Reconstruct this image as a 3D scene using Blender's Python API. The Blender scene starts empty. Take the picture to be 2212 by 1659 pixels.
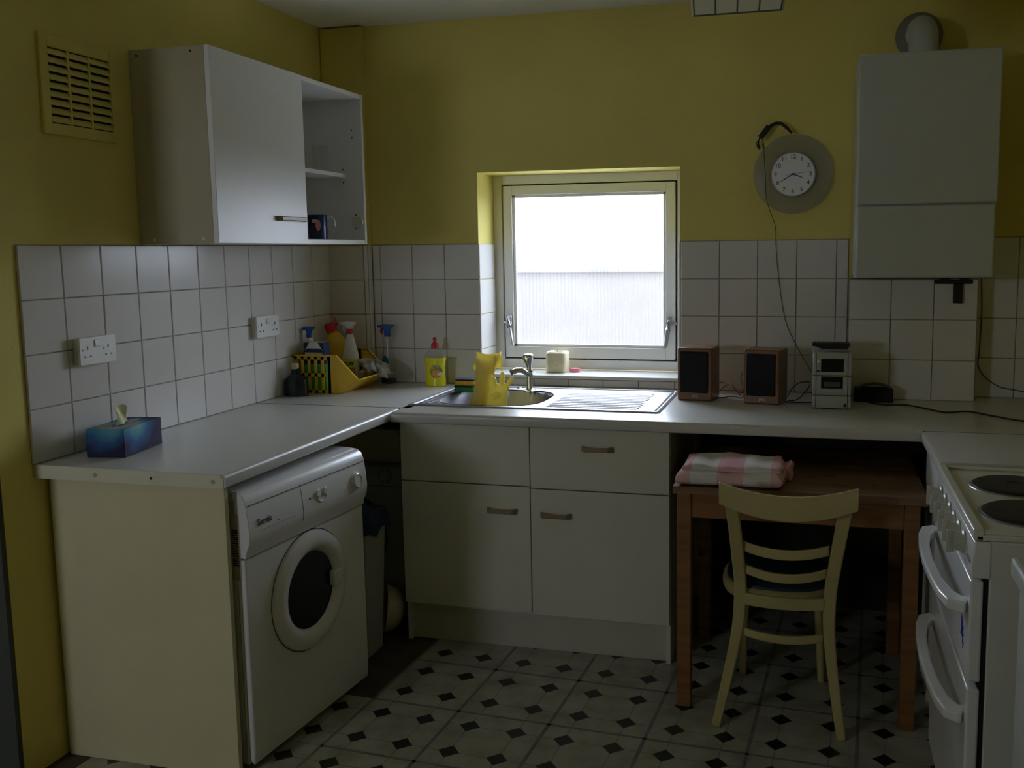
import bpy, bmesh, math, random
from mathutils import Vector, Matrix
random.seed(7)
PI = math.pi
C = bpy.context.scene.collection
S = bpy.context.scene

# ------------------------------------------------------------------ camera
def make_camera():
    yaw, pitch, roll = 0.24641, -0.114702, -0.0108083
    cy, sy, cp, sp, cr, sr = math.cos(yaw), math.sin(yaw), math.cos(pitch), math.sin(pitch), math.cos(roll), math.sin(roll)
    f = Vector((-sy*cp, cy*cp, sp)); r0 = Vector((cy, sy, 0)); u0 = r0.cross(f)
    r = cr*r0 + sr*u0; u = -sr*r0 + cr*u0
    cd = bpy.data.cameras.new('camera'); co = bpy.data.objects.new('camera', cd); C.objects.link(co)
    m = Matrix((( r.x, u.x, -f.x, 2.122), (r.y, u.y, -f.y, -3.807), (r.z, u.z, -f.z, 1.4592), (0, 0, 0, 1)))
    co.matrix_world = m
    cd.sensor_fit = 'HORIZONTAL'; cd.sensor_width = 36.0
    cd.lens = 2011.0156/2212*36
    cd.shift_x = -156.19/2212; cd.shift_y = -59.65/2212
    cd.clip_start = 0.05; cd.clip_end = 100
    S.camera = co
make_camera()

# ------------------------------------------------------------------ light and exposure
W = bpy.data.worlds.new('sky'); S.world = W; W.use_nodes = True
bg = W.node_tree.nodes['Background']
bg.inputs['Color'].default_value = (0.81, 0.87, 1.0, 1)
bg.inputs['Strength'].default_value = 1.0
S.view_settings.view_transform = 'Standard'
S.view_settings.look = 'None'
S.view_settings.gamma = 1.0
S.view_settings.use_curve_mapping = False
S.view_settings.exposure = 4.25
S.cycles.use_denoising = True
S.cycles.max_bounces = 10; S.cycles.diffuse_bounces = 7; S.cycles.glossy_bounces = 4
S.cycles.transmission_bounces = 8; S.cycles.transparent_max_bounces = 16
S.cycles.caustics_reflective = False; S.cycles.caustics_refractive = False
S.cycles.sample_clamp_indirect = 6.0

def portal(name, loc, size, rot):                      # guides daylight sampling through a window opening
    ld = bpy.data.lights.new(name, 'AREA'); ld.shape = 'RECTANGLE'; ld.size, ld.size_y = size
    ld.cycles.is_portal = True
    lo = bpy.data.objects.new(name, ld); C.objects.link(lo); lo.location = loc; lo.rotation_euler = rot
portal('window_portal', (1.135, 0.262, 1.36), (0.74, 0.72), (-PI/2, 0, 0))
portal('fill_window_portal', (-0.60, -4.98, 1.56), (0.66, 0.66), (PI/2, 0, 0))  # belongs to the unseen window added for fill light

# ------------------------------------------------------------------ materials
def mat(name, col, rough=0.5, metal=0.0, var=0.06, scale=6.0, bump=0.0, bscale=60.0, spec=0.5, coat=0.0, trans=0.0, ior=1.45, alpha=1.0):
    m = bpy.data.materials.new(name); m.use_nodes = True
    nt = m.node_tree; N = nt.nodes; L = nt.links
    b = N['Principled BSDF']
    b.inputs['Roughness'].default_value = rough; b.inputs['Metallic'].default_value = metal
    b.inputs['Specular IOR Level'].default_value = spec; b.inputs['Coat Weight'].default_value = coat
    b.inputs['Coat Roughness'].default_value = 0.08
    b.inputs['Transmission Weight'].default_value = trans; b.inputs['IOR'].default_value = ior
    b.inputs['Alpha'].default_value = alpha
    tc = N.new('ShaderNodeTexCoord')
    no = N.new('ShaderNodeTexNoise'); no.inputs['Scale'].default_value = scale; no.inputs['Detail'].default_value = 5
    L.new(tc.outputs['Object'], no.inputs['Vector'])
    r = N.new('ShaderNodeValToRGB')
    lo = [max(0, c*(1-var)) for c in col]; hi = [min(1, c*(1+var)) for c in col]
    r.color_ramp.elements[0].position = 0.3; r.color_ramp.elements[0].color = (*lo, 1)
    r.color_ramp.elements[1].position = 0.7; r.color_ramp.elements[1].color = (*hi, 1)
    L.new(no.outputs['Fac'], r.inputs['Fac']); L.new(r.outputs['Color'], b.inputs['Base Color'])
    if bump > 0:
        n2 = N.new('ShaderNodeTexNoise'); n2.inputs['Scale'].default_value = bscale; n2.inputs['Detail'].default_value = 3
        L.new(tc.outputs['Object'], n2.inputs['Vector'])
        bp = N.new('ShaderNodeBump'); bp.inputs['Strength'].default_value = bump; bp.inputs['Distance'].default_value = 0.002
        L.new(n2.outputs['Fac'], bp.inputs['Height']); L.new(bp.outputs['Normal'], b.inputs['Normal'])
    return m

YEL = mat('yellow_paint', (0.70, 0.60, 0.165), 0.75, var=0.05, scale=2.5, bump=0.25, bscale=90)
CEIL = mat('ceiling_paint', (0.86, 0.86, 0.80), 0.9, var=0.03, scale=3, bump=0.2)
TILE = mat('glazed_white_tile', (0.71, 0.68, 0.655), 0.16, var=0.03, scale=3, bump=0.05, bscale=12, spec=0.12)
TILEC = mat('cream_tile', (0.66, 0.60, 0.50), 0.18, var=0.04, scale=3)
GROUT = mat('grout', (0.36, 0.31, 0.22), 0.9, var=0.25, scale=20)
LAM = mat('worktop_laminate', (0.58, 0.565, 0.535), 0.30, var=0.06, scale=220, bump=0.05, bscale=300)
EDGE = mat('cream_edging', (0.68, 0.66, 0.53), 0.4, var=0.04)
CREAM = mat('cream_panel', (0.66, 0.60, 0.40), 0.55, var=0.05, scale=3, bump=0.15, bscale=50)
WHITEM = mat('white_melamine', (0.82, 0.81, 0.81), 0.38, var=0.02, scale=4)
OFFW = mat('off_white_melamine', (0.64, 0.63, 0.53), 0.42, var=0.03, scale=3)
KICK = mat('plinth', (0.52, 0.50, 0.42), 0.5, var=0.06, scale=5)
ENAMEL = mat('white_enamel', (0.78, 0.78, 0.80), 0.22, var=0.02, scale=4, coat=0.2)
ENAMEL2 = mat('cream_white_enamel', (0.70, 0.70, 0.66), 0.28, var=0.02, scale=4)
BOILER = mat('boiler_white', (0.50, 0.515, 0.48), 0.35, var=0.02, scale=3)
BLACK = mat('black_plastic', (0.012, 0.012, 0.013), 0.35, var=0.2)
BLKMAT = mat('matt_black', (0.006, 0.006, 0.007), 0.8, var=0.2)
DARKG = mat('dark_glass', (0.010, 0.011, 0.012), 0.14, var=0.1, spec=0.3)
STEEL = mat('brushed_steel', (0.50, 0.50, 0.53), 0.30, metal=1.0, var=0.04, scale=30)
CHROME = mat('chrome', (0.80, 0.80, 0.82), 0.08, metal=1.0, var=0.02)
WINP = mat('window_gloss_paint', (0.80, 0.79, 0.75), 0.35, var=0.03, scale=4)
PINE = None
BROWNH = mat('tan_plastic_handle', (0.29, 0.205, 0.115), 0.4, var=0.1, scale=15)
CHAIRP = mat('cream_chair_paint', (0.46, 0.39, 0.17), 0.42, var=0.08, scale=6, bump=0.1)
TEAL = mat('dark_teal_vinyl', (0.012, 0.034, 0.045), 0.45, var=0.1)
YPL = mat('yellow_plastic', (0.80, 0.52, 0.04), 0.35, var=0.04)
YGL = mat('yellow_rubber', (0.86, 0.76, 0.22), 0.5, var=0.05, scale=25, bump=0.1)
YLIQ = mat('yellow_washing_liquid', (0.84, 0.78, 0.02), 0.12, var=0.02, coat=0.3)
RED = mat('red_plastic', (0.55, 0.02, 0.03), 0.35)
BLUE = mat('blue_plastic', (0.015, 0.10, 0.42), 0.35)
NAVY = mat('navy_card', (0.02, 0.03, 0.11), 0.5)
WPL = mat('white_plastic', (0.78, 0.78, 0.76), 0.35, var=0.02)
BROWNL = mat('brown_label', (0.42, 0.20, 0.05), 0.5, var=0.15, scale=30)
YLAB = mat('yellow_label', (0.80, 0.70, 0.08), 0.5)
GREENP = mat('green_plastic', (0.06, 0.50, 0.08), 0.4)
DGREEN = mat('dark_green_bottle', (0.008, 0.022, 0.022), 0.2)
SPG = mat('green_scourer', (0.03, 0.22, 0.06), 0.95, var=0.25, scale=90, bump=0.8, bscale=200)
SPY = mat('yellow_sponge', (0.75, 0.42, 0.06), 0.95, var=0.15, scale=90, bump=0.6, bscale=160)
SPK = mat('black_scourer', (0.02, 0.025, 0.04), 0.95, var=0.3, scale=90, bump=0.8, bscale=200)
WAX = mat('cream_wax', (0.85, 0.76, 0.52), 0.5, var=0.05, scale=30)
PINK = mat('pink_soap', (0.85, 0.25, 0.30), 0.5)
RAG = mat('grey_rag', (0.42, 0.41, 0.36), 0.9, var=0.35, scale=25, bump=0.5)
WOODV = mat('speaker_veneer', (0.19, 0.078, 0.024), 0.3, var=0.18, scale=9)
SILVER = mat('silver_plastic', (0.45, 0.47, 0.46), 0.32, metal=0.4, var=0.03)
CONC = mat('bare_floor', (0.075, 0.055, 0.035), 0.85, var=0.45, scale=9, bump=0.4)
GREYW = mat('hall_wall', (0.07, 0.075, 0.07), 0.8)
TISSUE = mat('yellow_tissue', (0.74, 0.70, 0.45), 0.9)
REDW = mat('red_wire', (0.20, 0.012, 0.015), 0.4)
SHADEM = mat('lamp_shade_pane', (0.72, 0.72, 0.60), 0.5)
GREYD = mat('grey_metal', (0.16, 0.16, 0.15), 0.5, metal=0.6)
BASIN = mat('cream_basin_plastic', (0.60, 0.54, 0.34), 0.4)
BLUECL = mat('dark_blue_cloth', (0.02, 0.035, 0.08), 0.9)
DRYW = mat('old_appliance_white', (0.38, 0.39, 0.37), 0.4, var=0.05)
DISC = mat('smoky_clear_plastic', (0.40, 0.37, 0.30), 0.3, alpha=0.36)
CLOCKF = mat('clock_face', (0.88, 0.88, 0.92), 0.12, var=0.02, coat=0.5)
NAVYL = mat('navy_print', (0.04, 0.05, 0.25), 0.5)
GREYL = mat('grey_print', (0.10, 0.10, 0.10), 0.5)
GBTN = mat('translucent_knob_plastic', (0.50, 0.50, 0.42), 0.3)
FENCE = mat('outside_rendered_wall', (0.085, 0.074, 0.074), 0.9, var=0.15, scale=1.5)
PAVE = mat('outside_paving', (0.70, 0.70, 0.68), 0.9)

def pine_mat(name, a, b):
    m = bpy.data.materials.new(name); m.use_nodes = True; nt = m.node_tree; N = nt.nodes; L = nt.links
    bs = N['Principled BSDF']; bs.inputs['Roughness'].default_value = 0.5
    tc = N.new('ShaderNodeTexCoord'); mp = N.new('ShaderNodeMapping'); mp.inputs['Scale'].default_value = (3, 30, 30)
    no = N.new('ShaderNodeTexNoise'); no.inputs['Scale'].default_value = 1.5; no.inputs['Detail'].default_value = 6
    r = N.new('ShaderNodeValToRGB'); r.color_ramp.elements[0].color = (*a, 1); r.color_ramp.elements[1].color = (*b, 1)
    r.color_ramp.elements[0].position = .35; r.color_ramp.elements[1].position = .65
    L.new(tc.outputs['Object'], mp.inputs['Vector']); L.new(mp.outputs['Vector'], no.inputs['Vector'])
    L.new(no.outputs['Fac'], r.inputs['Fac'])
    vo = N.new('ShaderNodeTexVoronoi'); vo.inputs['Scale'].default_value = 5.5        # knots
    L.new(tc.outputs['Object'], vo.inputs['Vector'])
    mr = N.new('ShaderNodeMapRange'); mr.inputs['From Min'].default_value = 0.06; mr.inputs['From Max'].default_value = 0.11
    L.new(vo.outputs['Distance'], mr.inputs['Value'])
    mx = N.new('ShaderNodeMix'); mx.data_type = 'RGBA'; mx.inputs['A'].default_value = (0.03, 0.015, 0.005, 1)
    L.new(mr.outputs['Result'], mx.inputs['Factor']); L.new(r.outputs['Color'], mx.inputs['B'])
    L.new(mx.outputs['Result'], bs.inputs['Base Color'])
    return m
PINE = pine_mat('orange_pine', (0.19, 0.080, 0.022), (0.28, 0.13, 0.040))
PINETOP = pine_mat('worn_pine_top', (0.14, 0.075, 0.032), (0.22, 0.125, 0.06))

def floor_mat():
    m = bpy.data.materials.new('octagon_and_diamond_vinyl'); m.use_nodes = True; nt = m.node_tree; N = nt.nodes; L = nt.links
    bs = N['Principled BSDF']; bs.inputs['Roughness'].default_value = 0.38
    tc = N.new('ShaderNodeTexCoord'); sx = N.new('ShaderNodeSeparateXYZ'); L.new(tc.outputs['Object'], sx.inputs[0])
    def M(op, a, b=None, c=None):
        n = N.new('ShaderNodeMath'); n.operation = op
        for i, v in enumerate((a, b, c)):
            if v is None: continue
            if isinstance(v, (int, float)): n.inputs[i].default_value = v
            else: L.new(v, n.inputs[i])
        return n.outputs[0]
    P = 0.1525
    # tile-local object coordinates, tile corner at the origin: diamonds at the quarter points
    def cen(v): return M('ABSOLUTE', M('SUBTRACT', M('MODULO', M('ADD', v, P*10 ), P), P/2))
    ax, ay = cen(sx.outputs['X']), cen(sx.outputs['Y'])
    s = M('ADD', ax, ay)
    dia = M('LESS_THAN', s, 0.034)
    ln = M('LESS_THAN', M('MINIMUM', ax, ay), 0.0011)
    no = N.new('ShaderNodeTexNoise'); no.inputs['Scale'].default_value = 11; no.inputs['Detail'].default_value = 6
    geo = N.new('ShaderNodeNewGeometry'); L.new(geo.outputs['Position'], no.inputs['Vector'])
    r = N.new('ShaderNodeValToRGB'); r.color_ramp.elements[0].color = (0.26, 0.25, 0.19, 1); r.color_ramp.elements[1].color = (0.40, 0.39, 0.32, 1)
    r.color_ramp.elements[0].position = .3; r.color_ramp.elements[1].position = .62
    L.new(no.outputs['Fac'], r.inputs['Fac'])
    m1 = N.new('ShaderNodeMix'); m1.data_type = 'RGBA'; L.new(ln, m1.inputs['Factor']); L.new(r.outputs['Color'], m1.inputs['A']); m1.inputs['B'].default_value = (0.14, 0.135, 0.11, 1)
    m2 = N.new('ShaderNodeMix'); m2.data_type = 'RGBA'; L.new(dia, m2.inputs['Factor']); L.new(m1.outputs['Result'], m2.inputs['A']); m2.inputs['B'].default_value = (0.008, 0.009, 0.009, 1)
    L.new(m2.outputs['Result'], bs.inputs['Base Color'])
    return m
VINYL = floor_mat()
VEDGE = mat('dirty_vinyl_joint', (0.19, 0.19, 0.185), 0.6, var=0.25, scale=20)

def towel_mat():
    m = bpy.data.materials.new('pink_check_towel'); m.use_nodes = True; nt = m.node_tree; N = nt.nodes; L = nt.links
    bs = N['Principled BSDF']; bs.inputs['Roughness'].default_value = 0.95
    tc = N.new('ShaderNodeTexCoord'); uv = tc.outputs['UV']
    sx = N.new('ShaderNodeSeparateXYZ'); L.new(uv, sx.inputs[0])
    def M(op, a, b):
        n = N.new('ShaderNodeMath'); n.operation = op
        for i, v in enumerate((a, b)):
            if isinstance(v, (int, float)): n.inputs[i].default_value = v
            else: L.new(v, n.inputs[i])
        return n.outputs[0]
    cu = M('LESS_THAN', M('FRACT', M('ADD', M('MULTIPLY', sx.outputs['X'], 2.35), 0.02), 0), 0.5)
    cv = M('LESS_THAN', M('FRACT', M('MULTIPLY', sx.outputs['Y'], 2.0), 0), 0.5)
    f = M('MULTIPLY', M('ADD', M('MULTIPLY', cu, 0.75), M('MULTIPLY', M('MULTIPLY', cu, cv), 0.25)), 1.0)
    mx = N.new('ShaderNodeMix'); mx.data_type = 'RGBA'; L.new(f, mx.inputs['Factor'])
    mx.inputs['A'].default_value = (0.66, 0.63, 0.60, 1); mx.inputs['B'].default_value = (0.68, 0.36, 0.40, 1)
    L.new(mx.outputs['Result'], bs.inputs['Base Color'])
    no = N.new('ShaderNodeTexNoise'); no.inputs['Scale'].default_value = 300
    bp = N.new('ShaderNodeBump'); bp.inputs['Strength'].default_value = 0.5; bp.inputs['Distance'].default_value = 0.002
    L.new(tc.outputs['Object'], no.inputs['Vector']); L.new(no.outputs['Fac'], bp.inputs['Height']); L.new(bp.outputs['Normal'], bs.inputs['Normal'])
    return m
TOWEL = towel_mat()

def tissue_mat():
    m = bpy.data.materials.new('blue_printed_card'); m.use_nodes = True; nt = m.node_tree; N = nt.nodes; L = nt.links
    bs = N['Principled BSDF']; bs.inputs['Roughness'].default_value = 0.6; bs.inputs['Specular IOR Level'].default_value = 0.25
    tc = N.new('ShaderNodeTexCoord')
    ds = N.new('ShaderNodeVectorMath'); ds.operation = 'DISTANCE'; L.new(tc.outputs['Object'], ds.inputs[0]); ds.inputs[1].default_value = (0.06, 0.065, 0.115)
    no = N.new('ShaderNodeTexNoise'); no.inputs['Scale'].default_value = 16; L.new(tc.outputs['Object'], no.inputs['Vector'])
    ad = N.new('ShaderNodeMath'); ad.operation = 'MULTIPLY_ADD'; L.new(no.outputs['Fac'], ad.inputs[0]); ad.inputs[1].default_value = 0.05; L.new(ds.outputs['Value'], ad.inputs[2])
    r = N.new('ShaderNodeValToRGB'); e = r.color_ramp.elements
    e[0].position = 0.080; e[0].color = (0.33, 0.38, 0.36, 1)
    e[1].position = 0.150; e[1].color = (0.013, 0.010, 0.050, 1)
    k = e.new(0.098); k.color = (0.10, 0.32, 0.38, 1)
    k = e.new(0.120); k.color = (0.02, 0.11, 0.27, 1)
    L.new(ad.outputs[0], r.inputs['Fac']); L.new(r.outputs['Color'], bs.inputs['Base Color'])
    return m
TISS = tissue_mat()

def clear_mat(name, tint, gloss=0.12, rough=0.03):
    m = bpy.data.materials.new(name); m.use_nodes = True; nt = m.node_tree; N = nt.nodes; L = nt.links
    N.remove(N['Principled BSDF']); out = N['Material Output']
    t = N.new('ShaderNodeBsdfTransparent'); t.inputs['Color'].default_value = (*tint, 1)
    g = N.new('ShaderNodeBsdfGlossy'); g.inputs['Roughness'].default_value = rough
    lw = N.new('ShaderNodeLayerWeight'); lw.inputs['Blend'].default_value = 0.5
    fr = N.new('ShaderNodeMath'); fr.operation = 'POWER'; L.new(lw.outputs['Facing'], fr.inputs[0]); fr.inputs[1].default_value = 3.5
    mu = N.new('ShaderNodeMath'); mu.operation = 'MULTIPLY_ADD'; L.new(fr.outputs[0], mu.inputs[0]); mu.inputs[1].default_value = 0.35; mu.inputs[2].default_value = gloss*0.1
    mx = N.new('ShaderNodeMixShader'); L.new(mu.outputs[0], mx.inputs[0]); L.new(t.outputs[0], mx.inputs[1]); L.new(g.outputs[0], mx.inputs[2])
    L.new(mx.outputs[0], out.inputs['Surface'])
    return m
CLEAR = clear_mat('clear_glass', (0.975, 0.985, 0.98), 0.3, 0.05)
CLEARP = clear_mat('clear_plastic', (0.95, 0.96, 0.96), 0.3, 0.1)

def reeded_mat():
    m = bpy.data.materials.new('reeded_obscure_glass'); m.use_nodes = True; nt = m.node_tree; N = nt.nodes; L = nt.links
    N.remove(N['Principled BSDF']); out = N['Material Output']
    lw = N.new('ShaderNodeLayerWeight'); lw.inputs['Blend'].default_value = 0.35
    r = N.new('ShaderNodeValToRGB'); r.color_ramp.elements[0].color = (0.92, 0.95, 0.97, 1); r.color_ramp.elements[1].color = (0.50, 0.53, 0.56, 1)
    r.color_ramp.elements[0].position = 0.1; r.color_ramp.elements[1].position = 0.75
    L.new(lw.outputs['Facing'], r.inputs['Fac'])
    t = N.new('ShaderNodeBsdfTransparent'); L.new(r.outputs['Color'], t.inputs['Color'])
    rf = N.new('ShaderNodeBsdfRefraction'); rf.inputs['IOR'].default_value = 1.2; rf.inputs['Roughness'].default_value = 0.12; L.new(r.outputs['Color'], rf.inputs['Color'])
    tl = N.new('ShaderNodeBsdfTranslucent'); tl.inputs['Color'].default_value = (0.9, 0.93, 0.95, 1)
    gl = N.new('ShaderNodeBsdfGlossy'); gl.inputs['Roughness'].default_value = 0.1
    a = N.new('ShaderNodeMixShader'); a.inputs[0].default_value = 0.15; L.new(t.outputs[0], a.inputs[1]); L.new(rf.outputs[0], a.inputs[2])
    b = N.new('ShaderNodeMixShader'); b.inputs[0].default_value = 0.02; L.new(a.outputs[0], b.inputs[1]); L.new(tl.outputs[0], b.inputs[2])
    c = N.new('ShaderNodeMixShader'); c.inputs[0].default_value = 0.05; L.new(b.outputs[0], c.inputs[1]); L.new(gl.outputs[0], c.inputs[2])
    L.new(c.outputs[0], out.inputs['Surface'])
    return m
REEDED = reeded_mat()

# ------------------------------------------------------------------ mesh helpers
class B:
    def __init__(s): s.v = []; s.f = []
    def add(s, vs, fs):
        n = len(s.v); s.v += [tuple(v) for v in vs]; s.f += [tuple(i+n for i in f) for f in fs]; return s
    def box(s, x0, x1, y0, y1, z0, z1):
        x0, x1 = min(x0, x1), max(x0, x1); y0, y1 = min(y0, y1), max(y0, y1); z0, z1 = min(z0, z1), max(z0, z1)
        return s.add([(x0,y0,z0),(x1,y0,z0),(x1,y1,z0),(x0,y1,z0),(x0,y0,z1),(x1,y0,z1),(x1,y1,z1),(x0,y1,z1)],
                     [(0,3,2,1),(4,5,6,7),(0,1,5,4),(1,2,6,5),(2,3,7,6),(3,0,4,7)])
    def frustum(s, r0, z0, r1, z1):          # r=(x0,x1,y0,y1)
        a, b, c, d = r0; e, f, g, h = r1
        return s.add([(a,c,z0),(b,c,z0),(b,d,z0),(a,d,z0),(e,g,z1),(f,g,z1),(f,h,z1),(e,h,z1)],
                     [(0,3,2,1),(4,5,6,7),(0,1,5,4),(1,2,6,5),(2,3,7,6),(3,0,4,7)])
    def prism(s, poly, axis, a, b):          # poly in the two other axes (cyclic order x:yz, y:xz, z:xy)
        n = len(poly)
        def P(u, v, w): return {0: (w, u, v), 1: (u, w, v), 2: (u, v, w)}[axis]
        vs = [P(u, v, a) for u, v in poly] + [P(u, v, b) for u, v in poly]
        fs = [tuple(range(n))[::-1], tuple(range(n, 2*n))] + [(i, (i+1) % n, (i+1) % n+n, i+n) for i in range(n)]
        return s.add(vs, fs)
    def ring(s, rings, close=True, cap0=True, cap1=True):
        m = len(rings[0]); vs = [p for r in rings for p in r]; fs = []
        for k in range(len(rings)-1):
            for i in range(m if close else m-1):
                j = (i+1) % m; fs.append((k*m+i, k*m+j, (k+1)*m+j, (k+1)*m+i))
        if cap0: fs.append(tuple(range(m))[::-1])
        if cap1: fs.append(tuple((len(rings)-1)*m+i for i in range(m)))
        return s.add(vs, fs)
    def lathe(s, prof, c=(0, 0), seg=20, sx=1.0, sy=1.0, cap0=True, cap1=True, ang=0.0):
        rs = []
        for r, z in prof:
            R = []
            for i in range(seg):
                a = 2*PI*i/seg; x, y = r*sx*math.cos(a), r*sy*math.sin(a)
                R.append((c[0]+x*math.cos(ang)-y*math.sin(ang), c[1]+x*math.sin(ang)+y*math.cos(ang), z))
            rs.append(R)
        return s.ring(rs, cap0=cap0, cap1=cap1)
    def disc_axis(s, prof, o, ax, seg=28):   # lathe around an arbitrary axis: prof (r, t)
        ax = Vector(ax).normalized(); o = Vector(o)
        t = Vector((0, 0, 1)) if abs(ax.z) < .9 else Vector((1, 0, 0))
        u = ax.cross(t).normalized(); v = ax.cross(u)
        rs = [[tuple(o+ax*h+(u*math.cos(2*PI*i/seg)+v*math.sin(2*PI*i/seg))*r) for i in range(seg)] for r, h in prof]
        return s.ring(rs)
    def cyl(s, p0, p1, r, seg=16, r1=None):
        p0, p1 = Vector(p0), Vector(p1); return s.disc_axis([(r, 0), (r if r1 is None else r1, (p1-p0).length)], p0, p1-p0, seg)
    def tube(s, pts, r, seg=8, flat=None, up=(0, 0, 1)):
        P = [Vector(p) for p in pts]; rs = []
        n = len(P); rr = r if isinstance(r, (list, tuple)) else [r]*n
        for i in range(n):
            d = (P[min(i+1, n-1)]-P[max(i-1, 0)]).normalized()
            t = Vector(up) if abs(d.dot(Vector(up))) < .95 else Vector((1, 0, 0))
            u = d.cross(t).normalized(); v = u.cross(d).normalized()
            k = flat if flat else 1.0
            rs.append([tuple(P[i]+(u*math.cos(2*PI*j/seg)+v*math.sin(2*PI*j/seg)*k)*rr[i]) for j in range(seg)])
        return s.ring(rs)
    def sweep_rect(s, pts, w, h, up=(0, 0, 1)):   # w across (horizontal), h along up
        P = [Vector(p) for p in pts]; n = len(P); rs = []
        ww = w if isinstance(w, (list, tuple)) else [w]*n; hh = h if isinstance(h, (list, tuple)) else [h]*n
        for i in range(n):
            d = (P[min(i+1, n-1)]-P[max(i-1, 0)]).normalized(); t = Vector(up)
            u = d.cross(t).normalized(); v = u.cross(d).normalized()
            a, b = ww[i]/2, hh[i]/2
            rs.append([tuple(P[i]+u*x+v*y) for x, y in ((-a, -b), (a, -b), (a, b), (-a, b))])
        return s.ring(rs)
    def grid(s, fn, nu, nv):
        vs = [fn(i/nu, j/nv) for i in range(nu+1) for j in range(nv+1)]
        fs = [(i*(nv+1)+j, (i+1)*(nv+1)+j, (i+1)*(nv+1)+j+1, i*(nv+1)+j+1) for i in range(nu) for j in range(nv)]
        return s.add(vs, fs)
    def xf(s, m):
        s.v = [tuple(m @ Vector(v)) for v in s.v]; return s
    def shift(s, d): s.v = [(v[0]+d[0], v[1]+d[1], v[2]+d[2]) for v in s.v]; return s

def mesh(name, b, smooth=True, angle=35):
    me = bpy.data.meshes.new(name); me.from_pydata(b.v, [], b.f)
    bm = bmesh.new(); bm.from_mesh(me)
    if len(bm.faces) > 2: bmesh.ops.recalc_face_normals(bm, faces=bm.faces)
    bm.to_mesh(me); bm.free()
    if smooth:
        me.polygons.foreach_set('use_smooth', [True]*len(me.polygons)); me.set_sharp_from_angle(angle=math.radians(angle))
    return me
def wloc(o):
    p = Vector((0, 0, 0))
    while o is not None: p += o.location; o = o.parent
    return p
def obj(name, b, m, parent=None, bev=0.0, world=True, loc=None, angle=35, label=None, thick=None, subsurf=0, seg=2):
    """one mesh object; vertices are given in world coordinates unless world=False"""
    if world:
        base = wloc(parent) + (Vector(loc) if loc is not None else Vector((0, 0, 0)))
        b.shift(-base)
    me = mesh(name, b, angle=angle)
    o = bpy.data.objects.new(name, me); C.objects.link(o)
    if loc is not None: o.location = loc
    for mm in (m if isinstance(m, (list, tuple)) else [m]): me.materials.append(mm)
    if parent is not None: o.parent = parent
    if thick: 
        k = o.modifiers.new('thickness', 'SOLIDIFY'); k.thickness = thick; k.offset = 0
    if subsurf:
        k = o.modifiers.new('smooth', 'SUBSURF'); k.levels = subsurf; k.render_levels = subsurf
    if bev > 0:
        k = o.modifiers.new('bevel', 'BEVEL'); k.width = bev; k.segments = seg; k.limit_method = 'ANGLE'; k.angle_limit = math.radians(40)
    if label: o['label'] = label
    return o
def tag(o, label, cat, group=None, kind=None):
    if label: o['label'] = label
    if cat: o['category'] = cat
    if group: o['group'] = group
    if kind: o['kind'] = kind
    return o
def thing(name, label, cat, loc, rotz=0.0, group=None):
    o = bpy.data.objects.new(name, None); C.objects.link(o); o.location = loc; o.rotation_euler = (0, 0, rotz)
    o.empty_display_size = 0.05
    return tag(o, label, cat, group)
def struct(name, b, m, parent=None, bev=0.0):
    o = obj(name, b, m, parent, bev)
    if parent is None: o['kind'] = 'structure'
    return o
def whole(name, b, m, label, cat, loc=None, bev=0.0, group=None, **k):
    o = obj(name, b, m, None, bev, loc=loc, **k); return tag(o, label, cat, group)
def copy_thing(root, loc, label):
    r = root.copy(); C.objects.link(r); r.location = loc; r['label'] = label
    for ch in root.children:
        c = ch.copy(); C.objects.link(c); c.parent = r
        for g in ch.children:
            d = g.copy(); C.objects.link(d); d.parent = c
    return r
def txt(s, size, ext=0.0004, align='CENTER', shear=0.0, bold=0.0):
    """flat lettering as geometry: x right, y up, centred on the origin"""
    cu = bpy.data.curves.new('t', 'FONT'); cu.body = s; cu.size = size; cu.extrude = ext; cu.align_x = align; cu.align_y = 'CENTER'
    cu.shear = shear; cu.offset = bold
    cu.resolution_u = 3
    o = bpy.data.objects.new('t', cu); C.objects.link(o)
    dg = bpy.context.evaluated_depsgraph_get(); me = bpy.data.meshes.new_from_object(o.evaluated_get(dg))
    b = B(); b.v = [tuple(v.co) for v in me.vertices]; b.f = [tuple(p.vertices) for p in me.polygons]
    bpy.data.objects.remove(o); bpy.data.curves.remove(cu); bpy.data.meshes.remove(me)
    return b
def face_m(o, right, up):
    r, u = Vector(right).normalized(), Vector(up).normalized(); n = r.cross(u)
    return Matrix(((r.x, u.x, n.x, o[0]), (r.y, u.y, n.y, o[1]), (r.z, u.z, n.z, o[2]), (0, 0, 0, 1)))

# ------------------------------------------------------------------ the room
T = 0.1525
CZ = 2.425          # ceiling
WZ = 0.877          # worktop
TZ = 1.487          # top of the wall tiles
XR, YR = 3.07, -4.90
struct('floor', B().box(-1.9, XR+.1, YR-.1, .02, -.10, -.002), CONC)
floor_o = bpy.data.objects['floor']
struct('ceiling', B().box(-1.9, XR+.1, YR-.1, .25, CZ, CZ+.1), CEIL)
wl = B(); wl.box(-.12, 0, -1.815, .25, 0, CZ); 
wall_left = struct('wall_left', wl, YEL)
wb = B(); X0, X1, Z0, Z1 = 0.700, 1.572, 0.905, 1.788
wb.box(-.12, X0, 0, .25, 0, CZ); wb.box(X1, XR+.1, 0, .25, 0, CZ); wb.box(X0, X1, 0, .25, 0, Z0); wb.box(X0, X1, 0, .25, Z1, CZ)
wall_back = struct('wall_back', wb, YEL)
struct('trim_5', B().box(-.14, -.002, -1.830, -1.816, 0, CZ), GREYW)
wall_right = struct('wall_right', B().box(XR, XR+.1, YR, 0, 0, CZ), YEL)
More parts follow.
